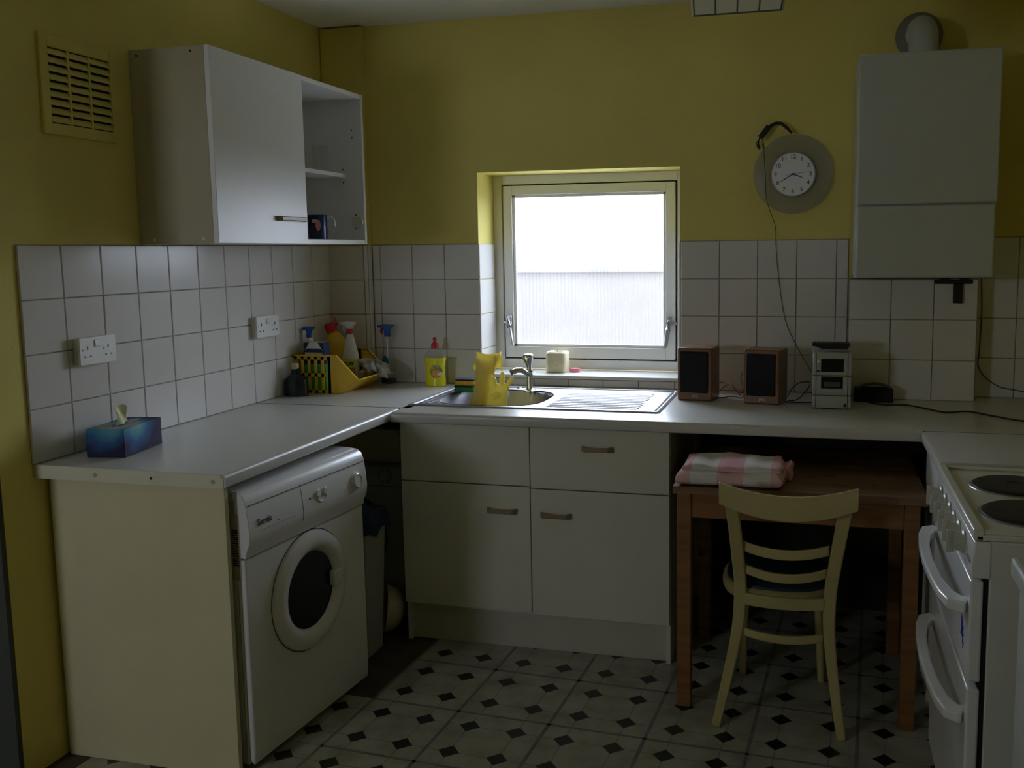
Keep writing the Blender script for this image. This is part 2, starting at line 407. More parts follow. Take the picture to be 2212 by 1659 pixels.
wr = B(); RX0, RX1, RZ0, RZ1 = -.92, -.28, 1.24, 1.88  # hole for the added fill window
wr.box(-1.8, RX0, YR-.1, YR, 0, CZ); wr.box(RX1, XR, YR-.1, YR, 0, CZ); wr.box(RX0, RX1, YR-.1, YR, 0, RZ0); wr.box(RX0, RX1, YR-.1, YR, RZ1, CZ)
wall_rear = struct('wall_rear', wr, YEL)
struct('wall_alcove', B().box(-1.9, -1.8, YR-.1, .25, 0, CZ), YEL)
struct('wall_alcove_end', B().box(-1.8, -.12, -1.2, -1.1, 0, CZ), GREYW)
# pipe boxing in the corner and tiled boxing under the boiler
t1 = struct('trim_1', B().box(.003, .195, -.034, 0, WZ, 2.419), YEL, bev=.002)
struct('trim_2', B().box(2.237, 2.697, -.114, 0, WZ, 1.336), GROUT)
trim_2 = bpy.data.objects['trim_2']

# floor tiles: 12-inch vinyl squares, grid turned a little against the walls
FA = -0.056; FT = 0.305; FO = Vector((1.031, -1.172, 0))
fu = Vector((math.cos(FA), math.sin(FA), 0)); fv = Vector((-math.sin(FA), math.cos(FA), 0))
full = B().box(.0012, FT-.0012, .0012, FT-.0012, -.002, 0.0)
fm = mesh('floor_tile', full); fm.materials.append(VINYL)
for i in range(-4, 7):
    for j in range(-12, 5):
        p = FO + fu*(i*FT) + fv*(j*FT); c = p + fu*FT/2 + fv*FT/2
        if c.x < .02 or c.x > XR+.05 or c.y < YR or c.y > -.05: continue
        if i <= -2 and j >= 0: continue                       # torn-up strip by the washing machine
        me = fm
        if p.x < .02 or p.x+FT > XR-.02 or p.y+FT > -.01 or p.y < YR+.02:    # cut tiles along the walls
            b = B(); b.v = list(full.v); b.f = list(full.f); me = bpy.data.meshes.new('floor_tile'); me.from_pydata(b.v, [], b.f)
            bm = bmesh.new(); bm.from_mesh(me); inv = Matrix.Rotation(-FA, 3, 'Z')
            for co, no in (((.01, 0, 0), (-1, 0, 0)), ((XR-.01, 0, 0), (1, 0, 0)), ((0, -.005, 0), (0, 1, 0)), ((0, YR+.01, 0), (0, -1, 0))):
                bmesh.ops.bisect_plane(bm, geom=bm.verts[:]+bm.edges[:]+bm.faces[:], plane_co=inv @ (Vector(co)-p), plane_no=inv @ Vector(no), clear_outer=True)
            bm.to_mesh(me); bm.free(); me.materials.append(VINYL)
            if not me.polygons: continue
        if i == -2 and j == -1: pass
        o = bpy.data.objects.new('floor_tile', me); C.objects.link(o); o.parent = floor_o; o.location = p; o.rotation_euler = (0, 0, FA)
jb = B()
for i in range(-1, 7): 
    a = FO+fu*(i*FT)+fv*(-12*FT); b_ = FO+fu*(i*FT)+fv*(4*FT)
    a = FO+fu*(i*FT)+fv*(-9*FT)
    jb.add([a-fu*.0055, a+fu*.0055, b_+fu*.0055, b_-fu*.0055], [(0, 1, 2, 3)])
for j in range(-9, 4):
    a = FO+fu*(-1*FT)+fv*(j*FT); b_ = FO+fu*(6*FT)+fv*(j*FT)
    jb.add([a-fv*.0055, a+fv*.0055, b_+fv*.0055, b_-fv*.0055], [(0, 1, 2, 3)])
jb.shift((0, 0, .0003)); jo = obj('floor_joint_dirt', jb, VEDGE, floor_o); jo['kind'] = 'stuff'
for v in jo.data.vertices:
    v.co.x = min(max(v.co.x, .02), XR-.01); v.co.y = min(v.co.y, -.02)

# wall tiles -------------------------------------------------------------
TH = 0.006; G = 0.0014; tile_cache = {}
def tile(parent, o, u, v, w, h, m=None):
    """o lower-left corner on the wall, u right, v up; the tile stands out along u x v"""
    m = m or TILE; key = (round(w, 4), round(h, 4), m.name)
    if key not in tile_cache:
        b = B(); a = .0022
        b.add([(G,G,0),(w-G,G,0),(w-G,h-G,0),(G,h-G,0),(G,G,TH-.0015),(w-G,G,TH-.0015),(w-G,h-G,TH-.0015),(G,h-G,TH-.0015),
               (G+a,G+a,TH),(w-G-a,G+a,TH),(w-G-a,h-G-a,TH),(G+a,h-G-a,TH)],
              [(0,3,2,1),(0,1,5,4),(1,2,6,5),(2,3,7,6),(3,0,4,7),(4,5,9,8),(5,6,10,9),(6,7,11,10),(7,4,8,11),(8,9,10,11)])
        me = mesh('wall_tile', b, angle=20); me.materials.append(m); tile_cache[key] = me
    ob = bpy.data.objects.new('wall_tile', tile_cache[key]); C.objects.link(ob); ob.parent = parent
    M = face_m(o, u, v)
    j = random.uniform(-.0035, .0035); k = random.uniform(-.0035, .0035)          # tiles set slightly out of true
    ob.matrix_local = M @ Matrix.Rotation(j, 4, 'X') @ Matrix.Rotation(k, 4, 'Y')
    return ob
def tile_run(parent, us, zs, place, u, m=None):
    for a, b in zip(us, us[1:]):
        for c, d in zip(zs, zs[1:]): tile(parent, place(a, c), u, (0, 0, 1), abs(b-a), d-c, m)
ZR = [WZ, 1.0295, 1.182, 1.3345, TZ]
tt = 0.0015
struct('trim_3', B().box(0, tt, -.034-11*T, -.034, WZ, TZ+.002), GROUT)          # grout beds behind the tiles
struct('trim_4', B().box(.195, X0, -tt, 0, WZ, TZ+.002).box(X1, 2.237, -tt, 0, WZ, TZ+.002).box(2.697, XR, -tt, 0, WZ, TZ+.002).box(X0, X1, -tt, 0, WZ, .905).box(0, .195, -.034-tt, -.034, WZ, TZ+.002), GROUT)
g3, g4 = bpy.data.objects['trim_3'], bpy.data.objects['trim_4']
tile_run(wall_left, [-.034-11*T+i*T for i in range(12)], ZR, lambda y, z: (tt, y, z), (0, 1, 0))
tile_run(t1, [.002, .1755], ZR, lambda x, z: (x, -.034-tt, z), (1, 0, 0), TILEC)
tile_run(t1, [.1765, .195], [WZ, 1.182, TZ], lambda x, z: (x, -.034-tt, z), (1, 0, 0))
tile_run(t1, [-.0355, -.006], ZR, lambda y, z: (.195, y, z), (0, 1, 0))
tile_run(wall_back, [.2020, .2382, .3907, .5432, .7035], ZR, lambda x, z: (x, -tt, z), (1, 0, 0))
tile_run(wall_back, [1.5760, 1.7331, 1.8856, 2.0381, 2.1906, 2.2360], ZR, lambda x, z: (x, -tt, z), (1, 0, 0))
tile_run(wall_back, [2.6990, 2.8515, 3.0040, 3.0690], ZR, lambda x, z: (x, -tt, z), (1, 0, 0))
tile_run(wall_back, [.7000, .7890, .9415, 1.0940, 1.2465, 1.3990, 1.5515, 1.5740], [WZ, .9085], lambda x, z: (x, -tt, z), (1, 0, 0))
tile_run(trim_2, [2.2375, 2.39, 2.5425, 2.695], [WZ, 1.0295, 1.182, 1.333], lambda x, z: (x, -.114, z), (1, 0, 0))
tile_run(wall_back, [-.007, .19], [.926, 1.0295, 1.182, 1.3345, TZ], lambda y, z: (X0, y, z), (0, 1, 0))     # left reveal
tile_run(wall_back, [-.190, -.004], [.926, 1.0295, 1.182, 1.3345, TZ], lambda y, z: (X1, -y, z), (0, -1, 0))

# ------------------------------------------------------------------ window
win = bpy.data.objects.new('window_1', None); C.objects.link(win); win.location = (1.135, .20, .925); win['kind'] = 'structure'
def frame(b, x0, x1, z0, z1, w, y0, y1, wb_=None):
    wb_ = wb_ or w
    b.box(x0, x0+w, y0, y1, z0, z1); b.box(x1-w, x1, y0, y1, z0, z1)
    b.box(x0+w, x1-w, y0, y1, z0, z0+wb_); b.box(x0+w, x1-w, y0, y1, z1-w, z1); return b
fr = frame(B(), X0, X1, .924, Z1, .040, .20, .25, .043)
obj('window_frame', fr, WINP, win, bev=.002)
obj('frame_rebate', frame(B(), X0+.038, X1-.038, .965, Z1-.038, .012, .232, .25), BLKMAT, win)
sx0, sx1, sz0, sz1 = .747, 1.5225, .974, 1.7425
sash = frame(B(), sx0, sx1, sz0, sz1, .041, .196, .236, .050)
sash_o = obj('window_sash', sash, WINP, win, bev=.003)
gx0, gx1, gz0, gz1 = sx0+.041, sx1-.041, sz0+.050, sz1-.041
bd = B()
for (a, b_, c, d) in ((gx0, gx0+.012, gz0, gz1), (gx1-.012, gx1, gz0, gz1), (gx0, gx1, gz0, gz0+.012), (gx0, gx1, gz1-.012, gz1)): bd.box(a, b_, .206, .222, c, d)
obj('glazing_bead', bd, WINP, sash_o, bev=.002)
def reed():
    n = 42; w = (gx1-gx0)/n; pts = []
    for k in range(n):
        for s in range(6):
            a = PI*s/6; pts.append((gx0+w*k+w*(s/6), .2265-.0042*math.sin(a)))
    pts.append((gx1, .2265))
    b = B(); m = len(pts)
    vs = [(x, y, gz0) for x, y in pts]+[(x, y, gz1) for x, y in pts]; vs += [(gx0, .2295, gz0), (gx1, .2295, gz0), (gx0, .2295, gz1), (gx1, .2295, gz1)]
    fs = [(i, i+1, m+i+1, m+i) for i in range(m-1)] + [(2*m+1, 2*m, 2*m+2, 2*m+3)]
    return b.add(vs, fs)
obj('glass_pane', reed(), REEDED, win, angle=60)
def stay(x, s):
    st = obj('window_catch', B().box(x-.012, x+.012, .188, .196, 1.125, 1.165).box(x-s*.030, x-s*.006, .186, .200, 1.128, 1.140), STEEL, win, bev=.002)
    h = B(); h.tube([(x, .184, 1.148), (x+s*.002, .172, 1.140), (x+s*.006, .166, 1.11), (x+s*.014, .170, 1.06), (x+s*.018, .172, 1.032)], [.006, .0085, .008, .0065, .006], 8, flat=1.4)
    h.cyl((x, .196, 1.148), (x, .176, 1.148), .009)
    obj('catch_lever', h, STEEL, st)
stay(.768, 1); stay(1.502, -1)
sill = obj('window_sill', B().box(X0+.002, X1-.002, -.010, .20, .909, .9235), WINP, win, bev=.003)
# rear window (unseen, added for fill light) and the yard outside
win2 = bpy.data.objects.new('fill_window', None); C.objects.link(win2); win2.location = ((RX0+RX1)/2, YR-.05, RZ0); win2['kind'] = 'structure'
obj('window_frame', frame(B(), RX0, RX1, RZ0, RZ1, .045, YR-.08, YR-.03), WINP, win2, bev=.003)
obj('glass_pane', B().box(RX0+.04, RX1-.04, YR-.058, YR-.054, RZ0+.04, RZ1-.04), CLEAR, win2)
struct('ground_outside', B().box(-8, 12, .26, 14, -.3, -.2).box(-8, 12, -16, YR-.12, -.3, -.2), PAVE)
struct('garden_wall', B().box(-7, 9, 3.2, 3.4, -.2, 1.28).box(-7, 9, 3.15, 3.45, 1.28, 1.34), FENCE, bev=.01)

#PART2
# ------------------------------------------------------------------ fitted units on the left
cab = thing('wall_cabinet', 'white wall cupboard with its right door missing, hung high on the yellow wall', 'cupboard', (0, -.72, 1.49))
CX, CY0, CY1, CZ0, CZ1 = .272, -1.222, -.222, 1.49, 2.097
obj('side_panel', B().box(.001, CX, CY0, CY0+.016, CZ0, CZ1), mat('yellowed_cabinet_side', (0.44, 0.40, 0.27), 0.5, var=0.05, scale=3), cab, bev=.001, label='yellowed end panel with screw holes')
obj('side_panel', B().box(.001, CX+.018, CY1-.016, CY1, CZ0, CZ1), WHITEM, cab, bev=.001)
obj('bottom_panel', B().box(.001, CX+.016, CY0+.016, CY1-.016, CZ0, CZ0+.017), WHITEM, cab, bev=.001)
obj('top_panel', B().box(.001, CX+.016, CY0+.016, CY1-.016, CZ1-.017, CZ1), WHITEM, cab, bev=.001)
obj('back_panel', B().box(.001, .005, CY0+.016, CY1-.016, CZ0+.017, CZ1-.017), WHITEM, cab)
obj('shelf', B().box(.006, .212, CY0+.016, CY1-.016, 1.764, 1.780), WHITEM, cab, bev=.001)
door = obj('door', B().box(CX+.001, CX+.019, CY0-.001, -.690, CZ0, CZ1), WHITEM, cab, bev=.0015)
hb = B(); hb.sweep_rect([(CX+.02, -.895, 1.577), (CX+.034, -.885, 1.577), (CX+.036, -.83, 1.577), (CX+.036, -.78, 1.577), (CX+.034, -.725, 1.577), (CX+.02, -.715, 1.577)], [.008, .009, .010, .010, .009, .008], [.018, .017, .015, .015, .017, .018])
obj('handle', hb, BROWNH, door, bev=.003, label='brown bow handle')
hg = B(); hg.box(.235, .270, CY1-.0185, CY1-.016, 1.56, 1.602); hg.box(.262, .284, CY1-.026, CY1-.018, 1.572, 1.590)
obj('hinge', hg, EDGE, cab, bev=.002)
for x, z in ((.245, 1.955), (.246, 1.925), (.200, 1.797), (.200, 1.745), (.250, 1.610), (.250, 1.554)): obj('screw_hole', B().cyl((x, CY1-.0165, z), (x, CY1-.0155, z), .0035, 8), BLKMAT, cab)
for x, z in ((.03, 2.078), (.225, 2.082)): obj('screw_hole', B().cyl((x, CY0-.0005, z), (x, CY0+.002, z), .004, 8), BLKMAT, cab)
for x, z in ((.055, 1.503), (.235, 1.505)): obj('screw_cap', B().cyl((x, CY0-.001, z), (x, CY0+.002, z), .006, 10), EDGE, cab)
# crockery inside
def mug(x, y, z, m, label, hang, cat='mug'):
    t = thing('mug', label, cat, (x, y, z))
    b = B().lathe([(.034, 0), (.037, .003), (.038, .02), (.038, .098), (.0375, .1), (.0350, .098), (.0345, .01), (.0, .007)], (x, y), 24, cap1=False); b.v = [(a, c, d+z) for a, c, d in b.v]
    obj('cup_body', b, m, t)
    dx, dy = math.cos(hang), math.sin(hang)
    h = B().tube([(x+dx*(.037+q*.030), y+dy*(.037+q*.030), z+zz) for q, zz in ((0, .086), (.55, .092), (.95, .078), (1, .055), (.75, .032), (0, .018))], .0042, 8)
    obj('handle', h, WPL, t, label='white handle')
    return t
mg = mug(.165, -.40, CZ0+.0172, mat('navy_mug_glaze', (.012, .035, .13), .25), 'blue mug with white handle and small pink and yellow print in the open cupboard', .35)
pr = B()
def blob(b, cx, cy, r, ang, z, w, h):   # print patches wrapped on the cup
    n = 10; vs = []
    for k in range(n):
        a = 2*PI*k/n; th = ang+math.cos(a)*w/r; vs.append((cx+math.cos(th)*(r+.0006), cy+math.sin(th)*(r+.0006), z+math.sin(a)*h))
    b.add(vs, [tuple(range(n))])
blob(pr, .165, -.40, .038, -1.0, CZ0+.0172+.058, .010, .022); obj('print', pr, mat('pink_print', (.75, .30, .40), .4), mg)
pr = B(); blob(pr, .165, -.40, .0382, -1.35, CZ0+.0172+.074, .012, .008); obj('print', pr, mat('yellow_print', (.70, .60, .10), .4), mg)
pr = B(); blob(pr, .165, -.40, .0381, -1.5, CZ0+.0172+.035, .014, .022); blob(pr, .165, -.40, .0381, -.85, CZ0+.0172+.022, .006, .014); obj('print', pr, BLACK, mg)
mug(.090, -.47, CZ0+.0172, mat('orange_red_glaze', (.55, .10, .04), .3), 'orange red mug half hidden behind the cupboard door edge', -2.2)
def tumbler(x, y, z, r, h, label):
    b = B().lathe([(r*.8, 0), (r*.82, .002), (r, h), (r-.0025, h), (r*.78, .012), (0, .010)], (x, y), 24, cap1=False); b.v = [(p, q, s+z) for p, q, s in b.v]
    o = whole('drinking_glass', b, CLEAR, label, 'glass', loc=(x, y, z), group='glasses on the cupboard shelf'); return o
tumbler(.165, -.36, 1.7802, .032, .105, 'clear tumbler standing further to the open end of the cupboard shelf')
tumbler(.105, -.47, 1.7802, .034, .150, 'tall clear glass close behind the edge of the cupboard door')
tumbler(.085, -.38, 1.7802, .030, .085, 'short clear glass at the back of the cupboard shelf')

# air vent
vt = thing('air_vent', 'yellow painted louvred air vent high on the wall beside the cupboard', 'vent', (0, -1.44, 1.93))
vy0, vy1, vz0, vz1 = -1.585, -1.305, 1.800, 2.078
b = B(); b.box(0, .010, vy0, -1.555, vz0, vz1); b.box(0, .010, -1.318, vy1, vz0, vz1); b.box(0, .010, -1.555, -1.318, vz0, 1.832); b.box(0, .010, -1.555, -1.318, 2.043, vz1)
for y in (-1.480, -1.400): b.box(.001, .0095, y-.004, y+.004, 1.832, 2.043)
obj('vent_frame', b, YEL, vt, bev=.002)
obj('vent_backing', B().box(0, .0015, -1.556, -1.317, 1.831, 2.044), BLKMAT, vt)
for k in range(9):
    z = 1.836+k*.0235
    for ya, yb in ((-1.555, -1.484), (-1.476, -1.404), (-1.396, -1.318)):
        s_ = B().prism([(.0015, z+.014), (.0105, z-.002), (.0105, z+.001), (.0015, z+.0165)], 1, ya, yb)
        o = obj('slat', s_, YEL, vt)

# double sockets on the tiles
def socket(y0, y1, z0, z1, label):
    t = thing('wall_socket', label, 'socket', (TH, (y0+y1)/2, (z0+z1)/2)); x = TH+.0015
    obj('back_box', B().box(x, x+.017, y0+.003, y1-.003, z0+.003, z1-.003), EDGE, t, bev=.002)
    obj('face_plate', B().box(x+.017, x+.026, y0, y1, z0, z1), WPL, t, bev=.003)
    ym = (y0+y1)/2; x2 = x+.026
    obj('rocker_switch', B().prism([(x2-.001, z1-.032), (x2+.004, z1-.030), (x2+.002, z1-.010), (x2-.001, z1-.010)], 1, ym-.013, ym+.009), EDGE, t, bev=.001)
    for yc in (y0+.032, y1-.032):
        obj('pin_hole', B().box(x2-.001, x2+.0004, yc-.0022, yc+.0022, z0+.046, z0+.057), BLACK, t)
        for d in (-.011, .011): obj('pin_hole', B().box(x2-.001, x2+.0004, yc+d-.0032, yc+d+.0032, z0+.024, z0+.0285), BLACK, t)
        obj('neon_indicator', B().cyl((x2-.001, yc-.019, z0+.046), (x2+.0004, yc-.019, z0+.046), .0028, 8), BLACK, t)
socket(-1.545, -1.398, 1.133, 1.217, 'white double socket above the tissue box end of the left worktop')
socket(-.655, -.500, 1.130, 1.214, 'white double socket near the corner above the yellow basket')

# left worktop, with rounded front edge
def worktop_profile(x0, xf, z0, z1, r=.012):   # (x,z) outline, rounded towards xf
    pts = [(x0, z0), (xf-.004, z0)]
    for k in range(5): a = -PI/2+PI/2*k/4; pts.append((xf-.006+.006*math.cos(a), z0+.006+.006*math.sin(a)))
    for k in range(7): a = PI/2*k/6; pts.append((xf-r+r*math.cos(a), z1-r+r*math.sin(a)))
    pts.append((x0, z1)); return pts
JY = -.640
wtl = thing('worktop', 'speckled white worktop running over the washing machine along the left wall', 'worktop', (.3, -1.2, WZ-.037))
obj('worktop_slab', B().prism(worktop_profile(.001, .613, WZ-.037, WZ), 1, -1.706, JY-.0035), LAM, wtl)
obj('edging_strip', B().prism([(.002, WZ-.038), (.600, WZ-.038), (.606, WZ-.032), (.606, WZ-.012), (.598, WZ-.001), (.002, WZ-.001)], 1, -1.708, -1.706), EDGE, wtl, label='cream end strip with screws')
SCR = mat('dull_screw', (.4, .38, .3), .5)
for x, r in ((.205, .006), (.385, .0035), (.575, .006)): obj('screw', B().cyl((x, -1.7095, WZ-.020), (x, -1.7075, WZ-.020), r, 10), SCR if r > .004 else BLACK, wtl)
obj('joint_strip', B().box(.002, .606, JY-.0035, JY-.0005, WZ-.036, WZ+.0008), BLACK, wtl)
whole('end_panel', B().box(.012, .579, -1.668, -1.652, 0, WZ-.0375), CREAM, 'scuffed cream end panel standing under the left end of the worktop', 'panel', loc=(.3, -1.66, 0), bev=.001)

# back worktop with a cut-out for the sink
YF = -.742
wtb = thing('worktop', 'long white worktop along the back wall under the window, carrying the sink', 'worktop', (1.8, -.35, WZ-.037))
def prof_y(z0, z1, y1): return [(-p, q) for p, q in worktop_profile(-y1, -YF, z0, z1)]
HX0, HX1, HY0, HY1 = .650, 1.545, -.560, -.110
sl = B()
sl.prism([(YF_, z) for YF_, z in prof_y(WZ-.037, WZ, HY0)], 0, .622, 2.60)
sl.box(.002, HX0, JY, -.009, WZ-.037, WZ); sl.box(.622, HX0, HY0, JY, WZ-.037, WZ)
sl.box(HX0, HX1, HY1, -.009, WZ-.037, WZ); sl.box(HX1, 2.60, HY0, -.009, WZ-.037, WZ); sl.box(2.60, XR-.002, -.742, -.009, WZ-.037, WZ)
sl.box(HX0-.03, HX0, HY0, JY, WZ-.037, WZ)
obj('worktop_slab', sl, LAM, wtb, angle=25)

whole('shade_panel', B().box(1.66, XR-.04, -.020, -.002, 0, .80), mat('painted_shade_brown', (.022, .016, .010), .9), 'dark sheet added as painted shade on the wall behind the pine table', 'board', loc=(2.3, -.01, .01))  # added dark sheet standing in for deep shade under the worktop
# washing machine ---------------------------------------------------------
A = math.atan2(.052, .590)
wm = thing('washing_machine', 'white front loading washing machine pushed in under the left worktop', 'washing machine', (.606, -1.632, 0), -A)
# local axes: +x out of the front, +y along the front (left to right), z up
Wd, D0 = .590, .54
obj('cabinet', B().box(-D0, -.020, 0, Wd, .018, .790), ENAMEL2, wm, bev=.004, world=False, label='cream white side of the casing')
obj('top_panel', B().prism([(-D0, .790), (-.030, .790), (-.030, .806), (-.045, .812), (-D0, .812)], 1, 0, Wd), ENAMEL, wm, bev=.002, world=False)
fpf = [(-.020, .03), (-.004, .018), (0, .06), (0, .619), (-.020, .619)]
obj('front_panel', B().prism(fpf, 1, 0, Wd), ENAMEL, wm, bev=.006, world=False, seg=3)
cp_ = [(-.042, .622), (.004, .622), (.007, .640), (.018, .664), (.021, .690), (.017, .735), (.011, .775), (.003, .797), (-.012, .808), (-.042, .812)]
cpo = obj('control_panel', B().prism(cp_, 1, 0, Wd), ENAMEL, wm, bev=.002, world=False)
gv = B(); gv.box(.012, .0135, .006, Wd-.006, .7695, .7710); obj('panel_groove', gv, GREYL, cpo, world=False)
jp = [(a+.0005, c) for a, c in cp_ if .66 < c < .776]; obj('drawer_joint', B().prism(jp+[(a-.002, c) for a, c in jp[::-1]], 1, .242, .2432), GREYD, cpo, world=False)
def nrm(y, z, p):  # point on the bulging control face
    for (a, b_) in zip(cp_[1:], cp_[2:]):
        if a[1] <= z <= b_[1]: return (a[0]+(b_[0]-a[0])*(z-a[1])/(b_[1]-a[1])+p, y, z)
    return (.02+p, y, z)
d = B().disc_axis([(.030, -.004), (.030, .002), (.025, .004), (.024, .010), (.021, .012), (.020, .010), (0, .010)], nrm(.525, .718, 0), (1, 0, .1))
obj('dial', d, ENAMEL, wm, world=False)
for y in (.320, .356):
    obj('push_button', B().disc_axis([(.0125, -.003), (.0125, .003), (.010, .006), (0, .006)], nrm(y, .727+(y-.32)*.02, 0), (1, 0, .05), 18), ENAMEL, wm, world=False)
br = B().tube([nrm(.338+.026*math.cos(a), .722+.022*math.sin(a), .0012) for a in [PI+PI*k/8 for k in range(9)]], .002, 6)
obj('button_surround', br, WPL, cpo, world=False)
obj('indicator', B().disc_axis([(.003, -.002), (.003, .0015)], nrm(.280, .722, 0), (1, 0, 0), 10), BLACK, cpo, world=False)
tx = txt('Servis', .026, bold=.0004).xf(face_m(nrm(.067, .716, .0016), (0, 1, 0), (-.08, 0, 1))); tx.box(.0175, .0195, .045, .100, .7015, .7025)
obj('lettering', tx, GREYL, cpo, world=False)
ln = B(); ln.box(.0195, .0212, .045, .200, .6905, .6920); ln.box(.0195, .0215, .125, .130, .699, .703); obj('printed_line', ln, mat('faint_print', (.35, .35, .36), .4), cpo, world=False)
yc, zc, RO, RI = .285, .435, .183, .118
ringp = [(RI-.004, -.02), (RI, .004), (RI+.008, .014), (RI+.022, .020), (RO-.020, .018), (RO-.004, .010), (RO, 0), (RO, -.004)]
dr = obj('door_ring', B().disc_axis(ringp, (0, yc, zc), (1, 0, 0), 56), ENAMEL, wm, world=False)
def open_ring(prof, o, ax, seg=56):
    b = B().disc_axis(prof, o, ax, seg); b.f = b.f[:-2]; return b
dr.data = mesh('door_ring', open_ring(ringp, (0, yc, zc), (1, 0, 0))); dr.data.materials.append(ENAMEL)
obj('door_shadow_gap', open_ring([(RO, -.001), (RO, .0012), (RO+.0025, .0012), (RO+.003, -.001)], (0, yc, zc), (1, 0, 0)), GREYL, wm, world=False)
obj('porthole_glass', B().disc_axis([(RI+.001, .002), (RI-.01, -.004), (RI-.03, -.010), (.05, -.014), (0, -.015)], (0, yc, zc), (1, 0, 0), 40), DARKG, dr, world=False)
hd = B().box(.0, .023, yc+RI-.020, yc+RI+.030, zc-.024, zc+.026)
obj('door_catch', hd, ENAMEL, dr, bev=.006, world=False)
lb = B(); lb.box(-.050, -.012, -.0008, 0, .56, .745); obj('service_label', lb, mat('brown_sticker', (.50, .45, .36), .6), wm, world=False)
bc = B(); zz = .600
while zz < .700:
    w_ = random.choice((.0018, .003, .0045)); bc.box(-.038, -.018, -.0013, -.0008, zz, zz+w_); zz += w_+random.choice((.002, .003))
obj('barcode', bc, BLACK, wm, world=False)
gv = B(); gv.box(-.0265, -.0255, -.0006, .001, .03, .617); gv.box(-.0265, 0, -.0006, .001, .6185, .6195); obj('side_seam', gv, GREYL, wm, world=False)
for x in (-.06, -.48):
    for y in (.05, Wd-.05): obj('foot', B().cyl((x, y, 0), (x, y, .020), .018, 12), BLACK, wm, world=False)

# compact dryer behind, basin on top, bin, bowl ------------------------------
dry = thing('tumble_dryer', 'small dingy white dryer standing in the dark corner gap behind the washing machine', 'dryer', (.3, -.30, 0))
obj('cabinet', B().box(.03, .568, -.54, -.06, .02, .622), DRYW, dry, bev=.006)
obj('control_panel', B().box(.03, .568, -.552, -.54, .548, .622), DRYW, dry, bev=.003)
obj('front_panel', B().box(.03, .568, -.550, -.54, .03, .545), DRYW, dry, bev=.003)
obj('dial', B().disc_axis([(.024, 0), (.024, .004), (.018, .006), (.017, .016), (0, .017)], (.497, -.552, .589), (0, -1, 0), 24), DRYW, dry)
obj('dial_ring', B().disc_axis([(.028, 0), (.028, .002), (.024, .002)], (.497, -.552, .589), (0, -1, 0), 24), GREYL, dry)
ddr = obj('door_ring', open_ring([(.115, .002), (.120, .014), (.150, .018), (.172, .010), (.174, 0)], (.325, -.550, .345), (0, -1, 0), 44), mat('dark_grey_door_ring', (.05, .05, .05), .4), dry)
obj('door_glass', B().disc_axis([(.117, .003), (.08, .010), (0, .014)], (.325, -.550, .345), (0, -1, 0), 32), DARKG, ddr)
for x in (.07, .53):
    for y in (-.50, -.10): obj('foot', B().cyl((x, y, 0), (x, y, .02), .015, 10), BLACK, dry)
def rrect(x0, x1, y0, y1, r, z, n=5):
    P = []
    for cx, cy, a0 in ((x1-r, y1-r, 0), (x0+r, y1-r, PI/2), (x0+r, y0+r, PI), (x1-r, y0+r, 1.5*PI)):
        for k in range(n+1): a = a0+PI/2*k/n; P.append((cx+r*math.cos(a), cy+r*math.sin(a), z))
    return P
b = B(); R = []
for gx, z in ((.025, .623), (.018, .630), (.010, .66), (0, .752), (-.012, .754), (-.014, .762), (-.010, .766), (.002, .764), (.012, .66), (.03, .632)): R.append(rrect(.10+gx, .560-gx, -.50+gx, -.15-gx, .06, z))
b.ring(R)
whole('washing_up_basin', b, BASIN, 'cream plastic washing-up bowl sitting on top of the small dryer', 'basin', loc=(.33, -.32, .623))
bin_ = thing('waste_bin', 'slim white bin with dark blue cloth over its rim, beside the washing machine', 'bin', (.53, -.83, 0))
obj('bin_body', B().frustum((.45, .578, -.895, -.775), 0, (.44, .598, -.91, -.760), .500), DRYW, bin_, bev=.008)
def clothf(u, v):
    x = .430+.178*u; y = -.922+.174*v; e = max(abs(u-.5), abs(v-.5))*2
    return (x+.006*math.sin(9*v), y+.006*math.sin(8*u), .515+.045*(1-e**2)+.012*math.sin(11*u+3)*math.cos(9*v)-.055*max(0, e-.85)/.15)
obj('cloth', B().grid(clothf, 18, 18), BLUECL, bin_, thick=.004, label='dark blue cloth')
b = B()
R = []
for k in range(9):
    a = PI/2*k/8; R.append((.125*math.sin(a) if k else .004, -.085*math.cos(a)))
prof = R + [(.131, .004), (.131, .010), (.122, .004)] + [(r_*.93, t_*.93) for r_, t_ in reversed(R)]
b.v = []; b.disc_axis([(r_*.70, t_*.80) for r_, t_ in prof], (.535, -.650, .096), (-.86, -.50, .12), 32)
pbowl = whole('plastic_bowl', b, BASIN, 'cream plastic bowl tipped on its side on the floor beside the sink cupboard', 'bowl', loc=(.55, -.66, 0))

obj('bowl_shade_disc', B().disc_axis([(.074, -.030), (.082, -.004), (.076, .001), (0, .002)], (.535, -.650, .096), (-.86, -.50, .12), 28), BLKMAT, pbowl, label='dark disc painted as the shade inside')  # dark disc paints the shade in the bowl's opening
